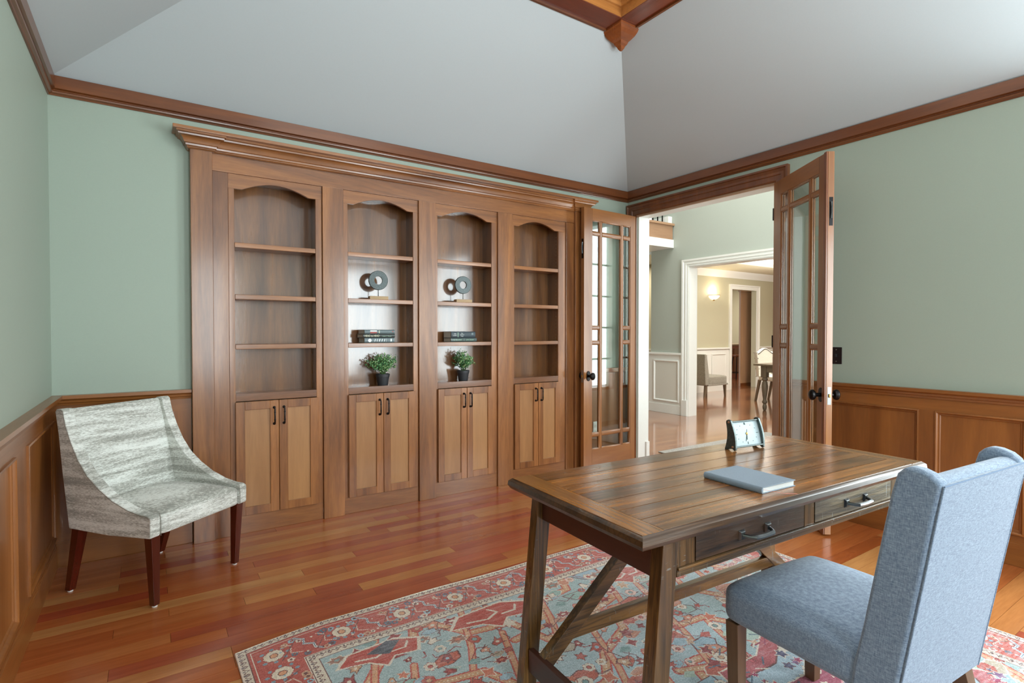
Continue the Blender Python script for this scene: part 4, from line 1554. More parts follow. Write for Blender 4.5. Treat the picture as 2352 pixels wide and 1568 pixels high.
# front face frame
fy0, fy1 = 0.020, 0.042
FR = wood('desk_frame', (58, 42, 28), (128, 96, 60), 'x', 0.32, 0.45, 7.0, 0.8, bump=0.5, distress=0.9)
MB().box(0.146, DL - 0.146, fy0, fy1, 0.606, 0.632).build('front_rail', FR, desk, bevel=0.002)
MB().box(0.146, DL - 0.146, fy0 - 0.006, fy0, 0.624, 0.632).build('rail_bead', W['desk_x'], desk, bevel=0.002)
for (ua, ub) in ((0.1465, 0.215), (0.735, 0.790), (1.300, DL - 0.1465)):
    MB().box(ua, ub, fy0, fy1, 0.6325, zt_).build('front_post', W['desk_z'], desk, bevel=0.002)
for k, (ua, ub, mt) in enumerate(((0.218, 0.732, 'drawer_dark'), (0.793, 1.297, 'drawer_grey'))):
    dr = MB().box(ua, ub, fy0 - 0.001, fy1, 0.635, zt_ - 0.004).build('drawer', W[mt], desk, bevel=0.002)
    cx_ = (ua + ub) / 2
    hz = 0.670
    for sx in (-1, 1):
        px = cx_ + sx * 0.062
        MB().hexa([(px - 0.014, fy0 - 0.001, hz - 0.015), (px + 0.014, fy0 - 0.001, hz - 0.015), (px + 0.014, fy0 - 0.001, hz + 0.015), (px - 0.014, fy0 - 0.001, hz + 0.015)],
                  [(px - 0.009, fy0 - 0.008, hz - 0.010), (px + 0.009, fy0 - 0.008, hz - 0.010), (px + 0.009, fy0 - 0.008, hz + 0.010), (px - 0.009, fy0 - 0.008, hz + 0.010)]).build('handle_mount', PEWTER, dr, bevel=0.001)
    path, rad = [], []
    for i in range(13):
        t = i / 12
        px = cx_ - 0.062 + 0.124 * t
        e_ = min(t, 1 - t)
        out = 0.028 * min(1, (e_ / 0.16)) ** 0.6 if e_ < 0.16 else 0.028
        path.append((px, fy0 - 0.006 - out, hz - 0.004 * math.sin(t * math.pi)))
        rad.append(0.0065 if e_ > 0.1 else 0.0052)
    MB().tube(path, rad, 8).build('handle', PEWTER, dr)
# long low stretcher and two braces in the back half
vb0, vb1 = 0.512, 0.548


def bar(p, q, w_, name, mat):
    """bar in plane v: p,q (u,z) centreline"""
    d = Vector((q[0] - p[0], 0, q[1] - p[1])).normalized()
    n_ = Vector((-d.z, 0, d.x)) * (w_ / 2)
    P_, Q_ = Vector((p[0], 0, p[1])), Vector((q[0], 0, q[1]))
    pts = [P_ - n_, Q_ - n_, Q_ + n_, P_ + n_]
    return MB().prism([(a_.x, a_.z) for a_ in pts], 'y', vb0, vb1).build(name, mat, desk, bevel=0.003)


bar((0.066, 0.130), (0.668, 0.625), 0.050, 'brace', W['desk_x'])
bar((DL - 0.066, 0.130), (DL - 0.668, 0.625), 0.050, 'brace', W['desk_x'])
MB().box(0.150, DL - 0.150, 0.516, 0.544, 0.186, 0.234).build('long_stretcher', W['desk_x'], desk, bevel=0.004)
MB().box(0.62, DL - 0.62, 0.50, 0.60, 0.615, zt_).build('brace_block', W['desk_x'], desk, bevel=0.003)

# ---- clock on the desk
ZTOP = 0.7602
clk = thing('desk_clock', 'small square desk clock with white face and dark metal sides', 'clock', (2.165, 1.392, ZTOP), R(-8))
side_pts = []
for i in range(9):
    t = i / 8
    side_pts.append((-0.030 + 0.030 * t + 0.0 * t + (-0.010) * math.sin(t * math.pi) * 0.9, 0.006 + 0.122 * t))
side_pts += [(0.012, 0.131), (0.022, 0.126)]
for i in range(9):
    t = i / 8
    side_pts.append((0.024 + 0.010 * math.sin(t * math.pi) * -1 + 0.006 * t, 0.118 * (1 - t)))
side_pts += [(0.014, 0.0), (0.006, 0.006), (-0.010, 0.008), (-0.022, 0.0)]
CM = plain('clock_iron', (92, 100, 98), 0.4, 0.8, bump=0.5, bscale=150, var=0.3)
COP = plain('copper_stud', (200, 150, 120), 0.4, 0.7)
for xs_ in (-0.090, 0.080):
    s_ = MB().prism(side_pts, 'x', xs_, xs_ + 0.010).build('clock_side', CM, clk, bevel=0.0015)
    for (yy_, zz_) in ((0.008, 0.120), (-0.014, 0.016)):
        ex = xs_ if xs_ < 0 else xs_ + 0.010
        MB().lathe([(0.005, 0), (0.0045, 0.0025), (0.001, 0.003)], 10, Matrix.Translation((ex, yy_, zz_)) @ Matrix.Rotation(R(-90 if xs_ < 0 else 90), 4, 'Y')).build('stud', COP, s_)
# curved face panel
fpts, bpts = [], []
for i in range(11):
    t = i / 10
    yv = -0.020 + 0.030 * t - 0.004 * math.sin(t * math.pi)
    fpts.append((yv, 0.014 + 0.106 * t))
face = MB().prism(fpts + [(p[0] + 0.004, p[1]) for p in reversed(fpts)], 'x', -0.080, 0.080).build('clock_face', plain('clock_face_white', (158, 172, 176), 0.45), clk)
for zz_, yy_ in ((0.016, -0.026), (0.120, 0.004)):
    MB().tube([(-0.080, yy_, zz_), (0.080, yy_, zz_)], 0.0035, 10).build('crossbar', CM, clk)


def on_face(x_, t):
    yv = -0.020 + 0.030 * t - 0.004 * math.sin(t * math.pi)
    return Vector((x_, yv - 0.0008, 0.014 + 0.106 * t))


INK = plain('clock_ink', (64, 80, 72), 0.5)


def fline(a_, b_, w_, name):
    MB().tube([on_face(*a_), on_face((a_[0] + b_[0]) / 2, (a_[1] + b_[1]) / 2), on_face(*b_)], w_, 5).build(name, INK, face)


for (a_, b_) in (((-0.002, 0.84), (-0.002, 0.93)), ((0.002, 0.84), (0.002, 0.93)), ((0.058, 0.5), (0.070, 0.5)), ((-0.070, 0.5), (-0.058, 0.5)), ((0.0, 0.08), (0.0, 0.18))):
    fline(a_, b_, 0.0012, 'numeral')
for k in range(12):
    if k % 3:
        an = k * math.pi / 6
        p = (0.062 * math.sin(an), 0.5 + 0.36 * math.cos(an))
        MB().lathe([(0.0014, -0.0008), (0.0014, 0.0008)], 6, Matrix.Translation(on_face(*p)) @ Matrix.Rotation(R(90), 4, 'X')).build('hour_dot', INK, face)
fline((0, 0.5), (-0.012, 0.20), 0.0010, 'clock_hand')
fline((0, 0.5), (-0.004, 0.26), 0.0016, 'clock_hand')
fline((0, 0.5), (0.006, 0.66), 0.0008, 'clock_hand')
MB().lathe([(0.006, -0.001), (0.006, 0.002), (0.002, 0.003)], 14, Matrix.Translation(on_face(0, 0.5)) @ Matrix.Rotation(R(90), 4, 'X')).build('hub', BRASS, face)

# ---- notebook
nb = thing('notebook', 'closed grey-blue cloth notebook with pink ribbon marker on the desk', 'notebook', (1.690, 1.072, ZTOP), R(-3))
NBC = plain('grey_blue_cloth_cover', (128, 142, 156), 0.55, bump=0.3, bscale=400, var=0.08)
hw, hh_, tk = 0.088, 0.112, 0.021
m = MB()
m.box(-hw, hw, -hh_, hh_, 0, 0.0025)
m.box(-hw, hw, -hh_, hh_, tk - 0.0025, tk)
pts = [(-hw + 0.004, 0.0), (-hw + 0.004, tk)] + [(-hw + 0.002 - 0.006 * math.sin(R(180 * i / 8)), tk / 2 + tk / 2 * math.cos(R(180 * i / 8))) for i in range(9)]
m.prism(pts, 'y', -hh_, hh_)
m.build('cover', NBC, nb, bevel=0.0006, seg=1)
MB().box(-hw + 0.003, hw - 0.004, -hh_ + 0.004, hh_ - 0.004, 0.0026, tk - 0.0026).build('pages', plain('white_pages', (232, 236, 234), 0.7, bump=0.3, bscale=500), nb)
rb = MB()
rp_ = [(-0.078, -hh_ + 0.006, 0.011), (-0.070, -hh_ - 0.010, 0.011), (-0.052, -hh_ - 0.026, 0.007), (-0.030, -hh_ - 0.040, 0.003), (-0.010, -hh_ - 0.046, 0.0015), (0.006, -hh_ - 0.056, 0.001)]
vs, fs = [], []
for i, p in enumerate(rp_):
    vs += [(p[0], p[1] + 0.0018, p[2]), (p[0], p[1] - 0.0018, p[2]), (p[0], p[1] + 0.0018, p[2] + 0.0006), (p[0], p[1] - 0.0018, p[2] + 0.0006)]
for i in range(len(rp_) - 1):
    a_ = i * 4
    fs += [(a_, a_ + 1, a_ + 5, a_ + 4), (a_ + 2, a_ + 6, a_ + 7, a_ + 3), (a_, a_ + 4, a_ + 6, a_ + 2), (a_ + 1, a_ + 3, a_ + 7, a_ + 5)]
rb.add(vs, fs).build('ribbon', plain('pink_ribbon', (226, 140, 130), 0.6), nb)

# ================================================================== BLUE WING CHAIR
bc = thing('wing_chair', 'blue upholstered high-back wing chair with wooden legs at the desk', 'chair', (1.775, 0.80, 0.0085), R(-4))
dz = -0.0085


def rounded_box(x0, x1, y0, y1, z0, z1, crown=0.0, n_=10, r_=0.03, sag=0.0):
    """superellipsoid-like cushion as a grid box"""
    m = bmesh.new()
    bmesh.ops.create_cube(m, size=2)
    bmesh.ops.subdivide_edges(m, edges=m.edges[:], cuts=n_, use_grid_fill=True)
    hx, hy, hz = (x1 - x0) / 2, (y1 - y0) / 2, (z1 - z0) / 2
    cx_, cy_, cz_ = (x0 + x1) / 2, (y0 + y1) / 2, (z0 + z1) / 2
    out = MB()
    m.verts.ensure_lookup_table()
    vs = []
    for v_ in m.verts:
        p = Vector((v_.co.x * hx, v_.co.y * hy, v_.co.z * hz))
        q = Vector((max(-hx + r_, min(hx - r_, p.x)), max(-hy + r_, min(hy - r_, p.y)), max(-hz + r_, min(hz - r_, p.z))))
        d = p - q
        if d.length > 1e-6:
            p = q + d.normalized() * min(r_, d.length) if d.length > r_ * 0.2 else p
        if v_.co.z > 0.0:
            wgt = max(0.0, (1 - (v_.co.x) ** 2)) * max(0.0, (1 - (v_.co.y) ** 2)) * v_.co.z
            p.z += crown * wgt ** 0.6
        vs.append((p.x + cx_, p.y + cy_, p.z + cz_))
    fs = [tuple(v_.index for v_ in f_.verts) for f_ in m.faces]
    m.free()
    return out.add(vs, fs)


rounded_box(-0.245, 0.245, -0.18, 0.265, 0.325 + dz, 0.452 + dz, 0.030, 14, 0.038).build('seat', BLUE, bc, subsurf=1, angle=80)
# back: outer shell outline (y, z), extruded across
rear = [(-0.243, 0.300), (-0.262, 0.42), (-0.285, 0.56), (-0.308, 0.70), (-0.330, 0.84), (-0.344, 0.915)]
wing_front = [(-0.268, 0.945), (-0.250, 0.925), (-0.238, 0.88), (-0.222, 0.79), (-0.200, 0.66), (-0.176, 0.52), (-0.152, 0.40), (-0.146, 0.335), (-0.150, 0.312)]
top = [(-0.338, 0.924), (-0.322, 0.938), (-0.300, 0.946), (-0.282, 0.947)]
outline = [(y_, z_ + dz) for y_, z_ in rear + top + wing_front]
for sx in (-1, 1):
    xa, xb = (-0.247, -0.205) if sx < 0 else (0.205, 0.247)
    MB().prism(outline, 'x', xa, xb).build('wing', BLUE, bc, bevel=0.012, seg=3, angle=60)
# back cushion between wings, thick rolled top
inner = [(-0.243, 0.302), (-0.262, 0.42), (-0.285, 0.56), (-0.308, 0.70), (-0.330, 0.84), (-0.343, 0.905), (-0.336, 0.918), (-0.32, 0.926), (-0.302, 0.926), (-0.287, 0.916), (-0.278, 0.90), (-0.262, 0.80), (-0.240, 0.66), (-0.215, 0.50), (-0.190, 0.36), (-0.185, 0.31)]
MB().prism([(y_ + 0.001, z_ + dz) for y_, z_ in inner], 'x', -0.208, 0.208).build('backrest', BLUE, bc, bevel=0.004, seg=2, angle=50)
# seam piping along wing edges and the outer back
for sx in (-1, 1):
    pp = [(sx * 0.2405, y_ - 0.004, z_ + dz) for y_, z_ in rear[:-1]] + [(sx * 0.2405, -0.346, 0.912 + dz)]
    MB().tube(pp, 0.0020, 6).build('piping', BLUE, bc)
ob = [(y_ + 0.01, z_ + dz) for y_, z_ in rear] + [(y_ - 0.004, z_ + dz) for y_, z_ in reversed(rear)]
MB().prism(ob, 'x', -0.240, 0.240).build('outer_back', BLUE, bc, bevel=0.002, seg=1, angle=50)
MB().tube([(-0.240, -0.3465, 0.914 + dz), (0.240, -0.3465, 0.914 + dz)], 0.0018, 6).build('piping', BLUED, bc)


def leg4(top_, bot_, w0, w1, mat, parent, name='leg', z0=0.0, z1=0.33):
    m = MB()
    m.hexa([(bot_[0] - w1, bot_[1] - w1, z0), (bot_[0] + w1, bot_[1] - w1, z0), (bot_[0] + w1, bot_[1] + w1, z0), (bot_[0] - w1, bot_[1] + w1, z0)],
           [(top_[0] - w0, top_[1] - w0, z1), (top_[0] + w0, top_[1] - w0, z1), (top_[0] + w0, top_[1] + w0, z1), (top_[0] - w0, top_[1] + w0, z1)])
    return m.build(name, mat, parent, bevel=0.002)


leg4((-0.212, 0.228), (-0.208, 0.224), 0.023, 0.018, W['leg_brown'], bc, z1=0.33 + dz)
leg4((0.212, 0.228), (0.208, 0.224), 0.023, 0.018, W['leg_brown'], bc, z1=0.33 + dz)
leg4((-0.215, -0.205), (-0.215, -0.285), 0.023, 0.018, W['leg_brown'], bc, z1=0.31 + dz)
leg4((0.215, -0.205), (0.215, -0.285), 0.023, 0.018, W['leg_brown'], bc, z1=0.31 + dz)

# ================================================================== TWEED ARMCHAIR
ac = thing('armchair', 'grey and cream streaked upholstered armchair with dark red legs in the corner', 'armchair', (0.018, 3.343, 0), R(-140.5))
ac.scale = (0.972, 0.972, 0.985)
armo = [(-0.205, 0.335), (-0.245, 0.60), (-0.270, 0.80), (-0.288, 0.900), (-0.280, 0.913), (-0.245, 0.915), (-0.233, 0.905), (-0.215, 0.835), (-0.180, 0.755), (-0.135, 0.675), (-0.075, 0.602), (0.0, 0.545), (0.085, 0.497), (0.18, 0.462), (0.255, 0.447), (0.300, 0.444), (0.318, 0.435), (0.320, 0.42), (0.318, 0.345), (0.312, 0.338), (0.05, 0.328)]
for sx in (-1, 1):
    xa, xb = (-0.295, -0.243) if sx < 0 else (0.243, 0.295)
    MB().prism(armo, 'x', xa, xb).build('arm', TWEED, ac, bevel=0.008, seg=3, angle=50)
bko = [(-0.205, 0.335), (-0.245, 0.60), (-0.270, 0.80), (-0.288, 0.895), (-0.280, 0.908), (-0.262, 0.910), (-0.256, 0.900), (-0.225, 0.80), (-0.190, 0.66), (-0.160, 0.52), (-0.140, 0.42), (-0.14, 0.335)]
MB().prism(bko, 'x', -0.246, 0.246).build('backrest', TWEED, ac, bevel=0.006, seg=2, angle=50)
rounded_box(-0.243, 0.243, -0.175, 0.322, 0.335, 0.436, 0.030, 14, 0.020).build('seat', TWEED, ac, subsurf=1, angle=80)
THR = plain('grey_seam', (130, 126, 116), 0.9)
for sx in (-1, 1):
    pp = [(sx * 0.289, y_ + 0.0, z_ + 0.0) for y_, z_ in armo[5:17]]
    MB().tube([(sx * 0.2945, y_ - 0.004, z_ - 0.004) for y_, z_ in armo[5:17]], 0.0016, 6).build('piping', THR, ac)
    MB().tube([(sx * 0.244, 0.322, 0.340), (sx * 0.244, 0.323, 0.41), (sx * 0.244, 0.316, 0.445)], 0.0015, 6).build('piping', THR, ac)
for sx in (-1, 1):
    leg4((sx * 0.258, 0.285), (sx * 0.245, 0.280), 0.023, 0.015, W['leg_red'], ac, z0=0.008, z1=0.342)
    leg4((sx * 0.262, -0.172), (sx * 0.250, -0.268), 0.024, 0.016, W['leg_red'], ac, z0=0.008, z1=0.345)
    for yy_ in (0.280, -0.268):
        MB().lathe([(0.012, 0.0), (0.012, 0.009)], 12, Matrix.Translation((sx * (0.245 if yy_ > 0 else 0.250), yy_, 0))).build('glide', GLIDE, ac)

# ================================================================== HALL BEYOND THE DOORS
HX0 = XR + T
hf = struct(MB().box(HX0, 15.0, 0.9, 11.0, -0.12, 0.0).build('floor', HALLFLOOR, smooth=False))
WG, WW, WT_ = PAINT['hallgreen'], PAINT['white'], PAINT['tan']
XA, XA2 = 6.731, 6.905
OY1, OZ = 5.27, 2.253      # dining opening far jamb and head
wa = MB()
wa.box(XA, XA2, OY1, 6.0, 0, 4.7)
wa.box(XA, XA2, 2.6, OY1, OZ, 4.7)
wa.box(XA, XA2, 0.9, 2.6, 0, 4.7)
wallA = struct(wa.build('wall_hall', WG, smooth=False))
# white wainscot on hall wall, far side of the opening
MB().box(XA - 0.012, XA, 5.374, 6.03, 0, 0.92).build('wainscot_panel', WW, wallA)
MB().sweep(rect_path('x', 5.43, 5.925, 0.187, 0.832, XA - 0.012), [(0, 0), (0, 0.014), (-0.012, 0.018), (-0.024, 0.010), (-0.030, 0)], (-1, 0, 0), True).build('panel_moulding', WW, wallA)
MB().box(XA - 0.0135, XA - 0.012, 5.45, 5.905, 0.207, 0.812).build('wainscot_panel', PAINT['offwhite'], wallA)
struct(MB().box(XA - 0.035, XA, 5.374, 6.05, 0.915, 0.95).build('trim_14', WW, bevel=0.006))
struct(MB().box(XA - 0.022, XA, 5.374, 6.03, 0.0, 0.14).build('baseboard_hall', WW, bevel=0.004))
# casing
pth = [(XA, 2.6, 0), (XA, 2.6, OZ), (XA, OY1, OZ), (XA, OY1, 0)]
side = Vector((-1, 0, 0)).cross(Vector((0, 0, 1)))
ow_ = 1 if side.y < 0 else -1
struct(MB().sweep(pth, [(s * ow_, d) for s, d in [(0, 0), (0, 0.014), (0.028, 0.016), (0.032, 0.024), (0.048, 0.026), (0.052, 0.020), (0.072, 0.022), (0.078, 0.034), (0.104, 0.036), (0.104, 0)]], (-1, 0, 0)).build('trim_15', WW))
jm = MB()
jm.box(XA - 0.002, XA2 + 0.012, OY1 - 0.012, OY1, 0, OZ)
jm.box(XA - 0.002, XA2 + 0.012, 2.6, 2.612, 0, OZ)
jm.box(XA - 0.002, XA2 + 0.012, 2.612, OY1 - 0.012, OZ - 0.012, OZ)
struct(jm.build('trim_16', WW))
struct(MB().box(XA - 0.04, XA - 0.012, OY1, OY1 + 0.10, 0, 0.24).build('trim_17', WW, bevel=0.003))
# hall front wall with glazed entry
hw_ = MB()
hw_.box(HX0, 4.70, 1.75, 1.9, 0, 4.7)
hw_.box(6.2, XA2, 1.75, 1.9, 0, 4.7)
hw_.box(4.70, 6.2, 1.75, 1.9, 3.1, 4.7)
hw_.box(4.70, 6.2, 1.75, 1.9, 0.0, 0.45)
hw_.box(5.75, 5.90, 1.75, 1.9, 0.45, 3.1)
struct(hw_.build('wall_entry', WG, smooth=False))
window(4, 'y', 1.86, 4.70, 5.20, 0.45, 3.1, 1, 6)
window(5, 'y', 1.86, 5.20, 5.75, 0.45, 3.1, 2, 6)
window(6, 'y', 1.86, 5.90, 6.20, 0.45, 3.1, 1, 6)
# hall closing walls and ceiling
struct(MB().box(HX0 - 0.001, HX0 + 0.05, YB + 0.2, 9.0, 0, 4.7).build('wall_stair', WG, smooth=False))
hu = MB()
hu.box(HX0, HX0 + 0.02, 0.9, YB + 0.2, 2.7, 4.7)
struct(hu.build('wall_upper', WG, smooth=False))
struct(MB().box(HX0 - 0.1, XA2, 0.75, 9.0, 4.7, 4.8).build('ceiling', PAINT['ceil'], smooth=False))
cw_ = MB()
cw_.box(XA2, 7.9, 6.0, 6.1, 0, 2.75)
cw_.box(7.9, 8.0, 6.1, 9.0, 0, 2.75)
cw_.box(HX0 + 0.05, 8.0, 9.0, 9.1, 0, 4.7)
wc = struct(cw_.build('wall_corridor', WT_, smooth=False))
MB().box(7.885, 7.9, 6.1, 9.0, 0, 0.92).build('wainscot_panel', WW, wc)
MB().box(7.86, 7.9, 6.1, 9.0, 0.92, 0.95).build('chair_rail', WW, wc)
struct(MB().box(6.9, 8.0, 6.0, 9.0, 2.55, 2.6).build('ceiling', PAINT['white'], smooth=False))
# landing above with fascia and balusters
lg = thing('stair_landing', 'upper landing edge with brown fascia, white soffit and dark balusters beyond the doors', 'landing', (5.4, 5.55, 2.566))
MB().box(-1.3, 1.329, 0.0, 3.4, 0, 0.125).build('soffit_board', WW, lg)
MB().box(-1.3, 1.316, 0.012, 0.05, 0.125, 0.335).build('fascia', W['maple_x'], lg)
MB().box(-1.3, 1.329, -0.02, 0.11, 0.335, 0.372).build('nosing', W['maple_x'], lg, bevel=0.008)
for k in range(14):
    MB().box(1.12 - k * 0.105 - 0.007, 1.12 - k * 0.105 + 0.007, 0.04, 0.054, 0.37, 1.25).build('baluster', BLACK, lg)
MB().box(1.235, 1.325, 0.03, 3.0, 0.372, 0.485).build('wall_stringer', WW, lg, bevel=0.004)
MB().box(-1.3, 1.325, 0.02, 0.08, 1.25, 1.30).build('handrail', W['trim_x'], lg, bevel=0.012)
# hall rug
hr = MB().box(4.45, 6.45, 2.2, 3.86, 0.0005, 0.010).build('hall_rug', plain('grey_speckled_rug', (150, 146, 140), 0.95, bump=0.8, bscale=160, var=0.5), bevel=0.003)
tag(hr, 'flat grey speckled rug on the hall floor beyond the desk', 'rug')

# ---- dining room
YD = 7.226
wd = MB()
wd.box(8.0, 10.70, YD, YD + 0.12, 0, 2.75)
wd.box(10.70, 11.64, YD, YD + 0.12, 2.218, 2.75)
wd.box(11.64, 15.0, YD, YD + 0.12, 0, 2.75)
wallD = struct(wd.build('wall_dining', WT_, smooth=False))
struct(MB().box(14.9, 15.0, 0.9, YD, 0, 2.75).build('wall_dining_side', WT_, smooth=False))
struct(MB().box(XA2, 15.0, 0.8, 0.9, 0, 2.75).build('wall_dining_front', WT_, smooth=False))
struct(MB().box(XA2, 15.0, 0.9, YD + 3.9, 2.75, 2.8).build('ceiling', plain('tray_ceiling_white', (232, 230, 220), 0.6), smooth=False))
for (a_, b_) in ((8.0, 10.60), (11.74, 14.9)):
    MB().box(a_, b_, YD - 0.015, YD, 0, 0.90).build('wainscot_panel', WW, wallD)
    MB().box(a_, b_, YD - 0.045, YD, 0.90, 0.935).build('chair_rail', WW, wallD, bevel=0.006)
    MB().box(a_, b_, YD - 0.03, YD - 0.015, 0, 0.14).build('base', WW, wallD)
for a_ in (8.9, 9.35, 9.98, 12.0, 12.6, 13.2):
    w_ = 0.5 if a_ not in (8.9,) else 0.38
    MB().sweep(rect_path('y', a_, a_ + w_, 0.24, 0.80, YD - 0.015), [(0, 0), (0, 0.014), (0.012, 0.016), (0.024, 0.008), (0.028, 0)], (0, -1, 0), True).build('panel_moulding', WW, wallD)
pth = [(10.70, YD, 0), (10.70, YD, 2.218), (11.64, YD, 2.218), (11.64, YD, 0)]
side = Vector((0, -1, 0)).cross(Vector((0, 0, 1)))
ow_ = 1 if side.x < 0 else -1
struct(MB().sweep(pth, [(s * ow_, d) for s, d in [(0, 0), (0, 0.016), (0.07, 0.02), (0.08, 0.034), (0.108, 0.034), (0.108, 0)]], (0, -1, 0)).build('trim_18', WW))
# cornice and tray edge beams
struct(MB().sweep([(8.0, YD, 0), (14.9, YD, 0)], [(0, 2.46), (-0.02, 2.46), (-0.03, 2.50), (-0.10, 2.58), (-0.11, 2.60), (0, 2.60)], (0, 0, 1)).build('trim_19', WW))
struct(MB().box(XA2, 14.9, 6.3, YD, 2.60, 2.745).build('trim_20', plain('soffit_cream', (206, 198, 172), 0.6), smooth=False))
struct(MB().sweep([(XA2, 6.3, 0), (14.9, 6.3, 0)], [(0, 2.66), (-0.02, 2.66), (-0.08, 2.73), (-0.09, 2.745), (0, 2.745)], (0, 0, 1)).build('trim_21', WW))

# wall sconce
scn = thing('wall_sconce', 'glowing white bowl wall sconce with brass rim on the dining room wall', 'lamp', (10.03, YD, 1.96))
SH_M = emit('sconce_glass', (255, 238, 205), 1.15)
prf = [(0.02, 0.0), (0.06, 0.008), (0.11, 0.03), (0.14, 0.062), (0.152, 0.095)]
m = MB()
vs, fs = [], []
sg = 18
for r_, z_ in prf:
    for q in range(sg + 1):
        an = math.pi + math.pi * q / sg
        vs.append((r_ * math.cos(an), r_ * math.sin(an) * 0.85 - 0.005, z_))
for i in range(len(prf) - 1):
    for q in range(sg):
        a_ = i * (sg + 1) + q
        fs.append((a_, a_ + 1, a_ + sg + 2, a_ + sg + 1))
m.add(vs, fs).build('lamp_shade', SH_M, scn)
MB().tube([(0.158 * math.cos(math.pi + math.pi * q / sg), 0.158 * math.sin(math.pi + math.pi * q / sg) * 0.85 - 0.005, 0.097) for q in range(sg + 1)], 0.006, 6).build('rim', BRASS, scn)
MB().lathe([(0.012, -0.02), (0.02, -0.008), (0.02, 0.004)], 12, Matrix.Translation((0, -0.03, 0))).build('finial', BRASS, scn)
pl_ = bpy.data.lights.new('sconce_bulb', 'POINT')
pl_.energy = 4
pl_.color = (1.0, 0.86, 0.6)
pl_.shadow_soft_size = 0.06
plo = bpy.data.objects.new('sconce_bulb', pl_)
COL.objects.link(plo)
plo.location = (10.03, YD - 0.10, 2.16)

# slipper chair
sc_ = thing('slipper_chair', 'grey armless slipper chair with short legs against the white dining room wainscot', 'chair', (9.22, 6.78, 0), R(0))
rounded_box(-0.30, 0.33, -0.26, 0.26, 0.24, 0.41, 0.012, 8, 0.03).build('seat', GREYFAB, sc_, subsurf=1, angle=80)
MB().box(-0.29, 0.335, -0.263, 0.263, 0.225, 0.262).build('seat_band', GREYFAB, sc_, bevel=0.01)
MB().prism([(-0.36, 0.24), (-0.24, 0.24), (-0.25, 0.45), (-0.285, 0.65), (-0.32, 0.83), (-0.345, 0.845), (-0.39, 0.84), (-0.385, 0.6)], 'y', -0.25, 0.25).build('backrest', GREYFAB, sc_, bevel=0.015, seg=3, angle=50)
for (x_, y_, k) in ((-0.30, -0.21, -0.04), (-0.30, 0.21, -0.04), (0.28, -0.22, 0.02), (0.28, 0.22, 0.02)):
    leg4((x_, y_), (x_ + k, y_), 0.025, 0.016, W['grey_oak'], sc_, z1=0.24)

# dining table
dt = thing('dining_table', 'grey-brown dining table with turned leg seen past the right glass door', 'table', (9.45, 4.0, 0))
MB().box(-1.28, 1.15, -1.1, 1.12, 0.725, 0.755).build('tabletop', W['grey_oak'], dt, bevel=0.008)
for (a_, b_, c0, d0) in ((-1.20, 1.07, 1.00, 1.03), (-1.20, 1.07, -1.01, -0.98), (-1.20, -1.17, -0.98, 1.0), (1.04, 1.07, -0.98, 1.0)):
    MB().box(a_, b_, c0, d0, 0.62, 0.725).build('apron', W['grey_oak'], dt)
lp_ = [(0.018, 0.0), (0.028, 0.02), (0.034, 0.06), (0.028, 0.09), (0.022, 0.105), (0.036, 0.12), (0.040, 0.14), (0.030, 0.16), (0.026, 0.18), (0.034, 0.24), (0.044, 0.32), (0.048, 0.40), (0.040, 0.455), (0.028, 0.475), (0.042, 0.49), (0.046, 0.51), (0.034, 0.535)]
lg0 = None
for (x_, y_) in ((-1.17, 0.98), (1.04, 0.98), (-1.17, -0.98), (1.04, -0.98)):
    m = MB().lathe(lp_, 20)
    m.box(-0.045, 0.045, -0.045, 0.045, 0.535, 0.725)
    m.build('leg', W['grey_oak'], dt, loc=(x_, y_, 0))

# ivory dining chair with nailheads
ic = thing('dining_chair', 'ivory upholstered dining chair with nailhead trim at the grey dining table', 'chair', (9.49, 5.46, 0), R(180))
rounded_box(-0.25, 0.25, -0.24, 0.25, 0.38, 0.48, 0.015, 8, 0.03).build('seat', WHITEFAB, ic, subsurf=1, angle=80)
bo = []
for i in range(25):
    t = i / 24
    x_ = -0.27 + 0.54 * t
    bo.append((x_ * (1 + 0.04 * math.sin(t * math.pi)), 0.93 + 0.045 * math.cos((t - 0.5) * 2 * math.pi) * 1.0))
bo = [(-0.20, 0.45), (-0.215, 0.60), (-0.255, 0.80), (-0.285, 0.91)] + bo[1:-1] + [(0.285, 0.91), (0.255, 0.80), (0.215, 0.60), (0.20, 0.45)]
MB().prism(bo, 'y', -0.30, -0.24).build('backrest', WHITEFAB, ic, bevel=0.01, seg=2, angle=50)
nm = MB()
for (x_, z_) in bo:
    for yy_ in (-0.303, -0.237):
        nm.lathe([(0.009, 0.0), (0.006, 0.004)], 8, Matrix.Translation((x_ * 0.94, yy_, 0.45 + (z_ - 0.45) * 0.96)) @ Matrix.Rotation(R(90 if yy_ < -0.27 else -90), 4, 'X'))
nm.build('nailhead_trim', BLACK, ic)
for (x_, y_) in ((-0.21, 0.21), (0.21, 0.21), (-0.21, -0.22), (0.21, -0.22)):
    leg4((x_, y_), (x_, y_ + (0.0 if y_ > 0 else -0.08)), 0.022, 0.016, W['grey_oak'], ic, z1=0.40)

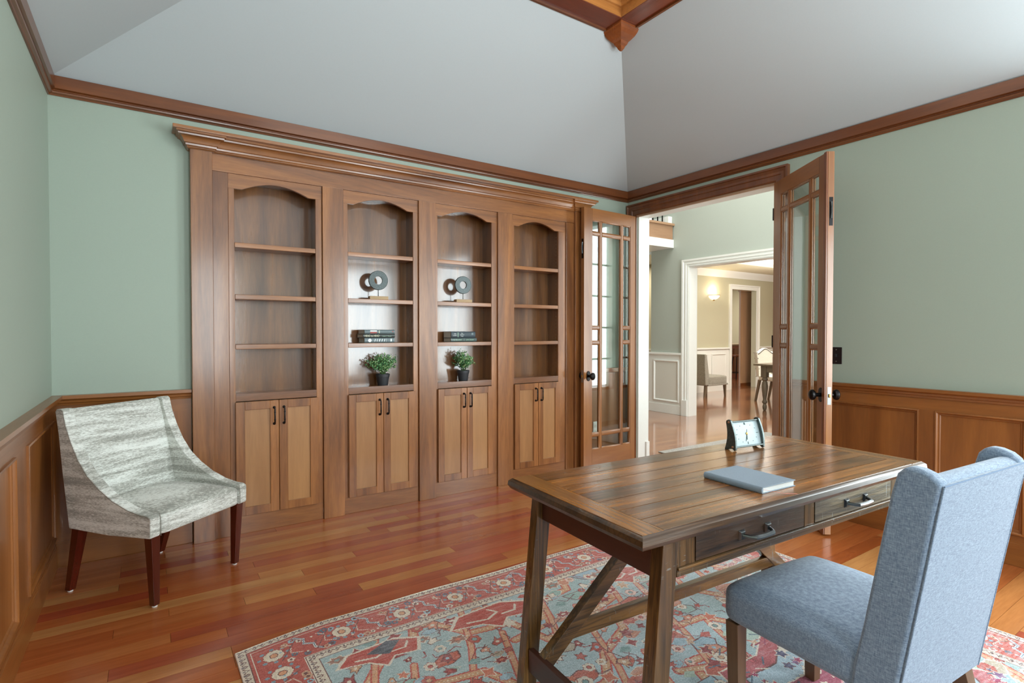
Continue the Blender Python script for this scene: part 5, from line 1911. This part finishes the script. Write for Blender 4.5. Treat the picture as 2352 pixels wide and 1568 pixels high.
# ---- kitchen beyond: tall cabinet, island, stool, wall cabinet, back wall
struct(MB().box(8.0, 15.0, 10.9, 11.0, 0, 2.75).build('wall_kitchen', WT_, smooth=False))
pc = MB().box(0, 0.75, 0, 0.045, 0.0, 2.215).build('panel_door', W['maple_z'], loc=(11.50, YD + 0.30, 0), bevel=0.004)
tag(pc, 'tall flat brown wooden panel door standing in the far doorway', 'door')
MB().box(-0.02, 0.77, -0.02, 0.06, 2.215, 2.27).build('panel_cap', W['maple_x'], pc, bevel=0.006)
MB().box(0.0, 0.75, -0.004, 0.0, 0.0, 0.07).build('toe_kick', W['trim_x'], pc)
isl = MB().box(0, 1.4, 0, 0.8, 0.0, 0.90).build('kitchen_island', wood('red_cherry', (120, 50, 26), (160, 76, 44), 'z', 0.35, 0.3), loc=(12.7, 8.9, 0), bevel=0.004)
tag(isl, 'red-brown wooden kitchen island through the far doorway', 'island')
MB().box(-0.04, 1.44, -0.05, 0.85, 0.90, 0.94).build('countertop', plain('granite', (150, 130, 110), 0.25, var=0.4, bscale=60), isl, bevel=0.005)
for k in range(5):
    MB().box(0.05 + k * 0.27, 0.29 + k * 0.27, -0.012, 0.0, 0.12, 0.82).build('cabinet_panel', W['trim_z'], isl, bevel=0.004)
struct(MB().box(15.0, 15.1, YD, 11.0, 0, 2.75).build('wall_kitchen_side', WT_, smooth=False))
struct(MB().box(15.0, 17.0, 10.8, 10.9, 0, 2.75).build('wall_pantry', WT_, smooth=False))
st = thing('bar_stool', 'dark bar stool with thin legs in front of the kitchen island', 'stool', (12.95, 8.55, 0))
MB().lathe([(0.16, 0.62), (0.17, 0.64), (0.165, 0.665), (0.02, 0.67)], 20).build('seat', W['trim_x'], st)
for k in range(4):
    an = R(45 + 90 * k)
    MB().tube([(0.12 * math.cos(an), 0.12 * math.sin(an), 0.63), (0.18 * math.cos(an), 0.18 * math.sin(an), 0.0)], 0.013, 6).build('leg', BLACK, st)
MB().tube([(0.165 * math.cos(R(45 + 22.5 * k)), 0.165 * math.sin(R(45 + 22.5 * k)), 0.2) for k in range(17)], 0.008, 6).build('footrest', BLACK, st)
wc2 = MB().box(0, 0.9, 0, 0.35, 0, 0.95).build('wall_cabinet', W['maple_z'], loc=(14.0, 10.55, 1.38), bevel=0.004)
tag(wc2, 'brown kitchen wall cabinet above the counter through the far doorway', 'cabinet')
MB().box(-0.02, 0.92, -0.02, 0.35, 0.95, 1.0).build('cabinet_crown', W['maple_x'], wc2, bevel=0.006)
for k in (0, 1):
    MB().box(0.02 + k * 0.44, 0.44 + k * 0.44, -0.015, 0.0, 0.03, 0.92).build('cabinet_door', W['maple_z'], wc2, bevel=0.004)
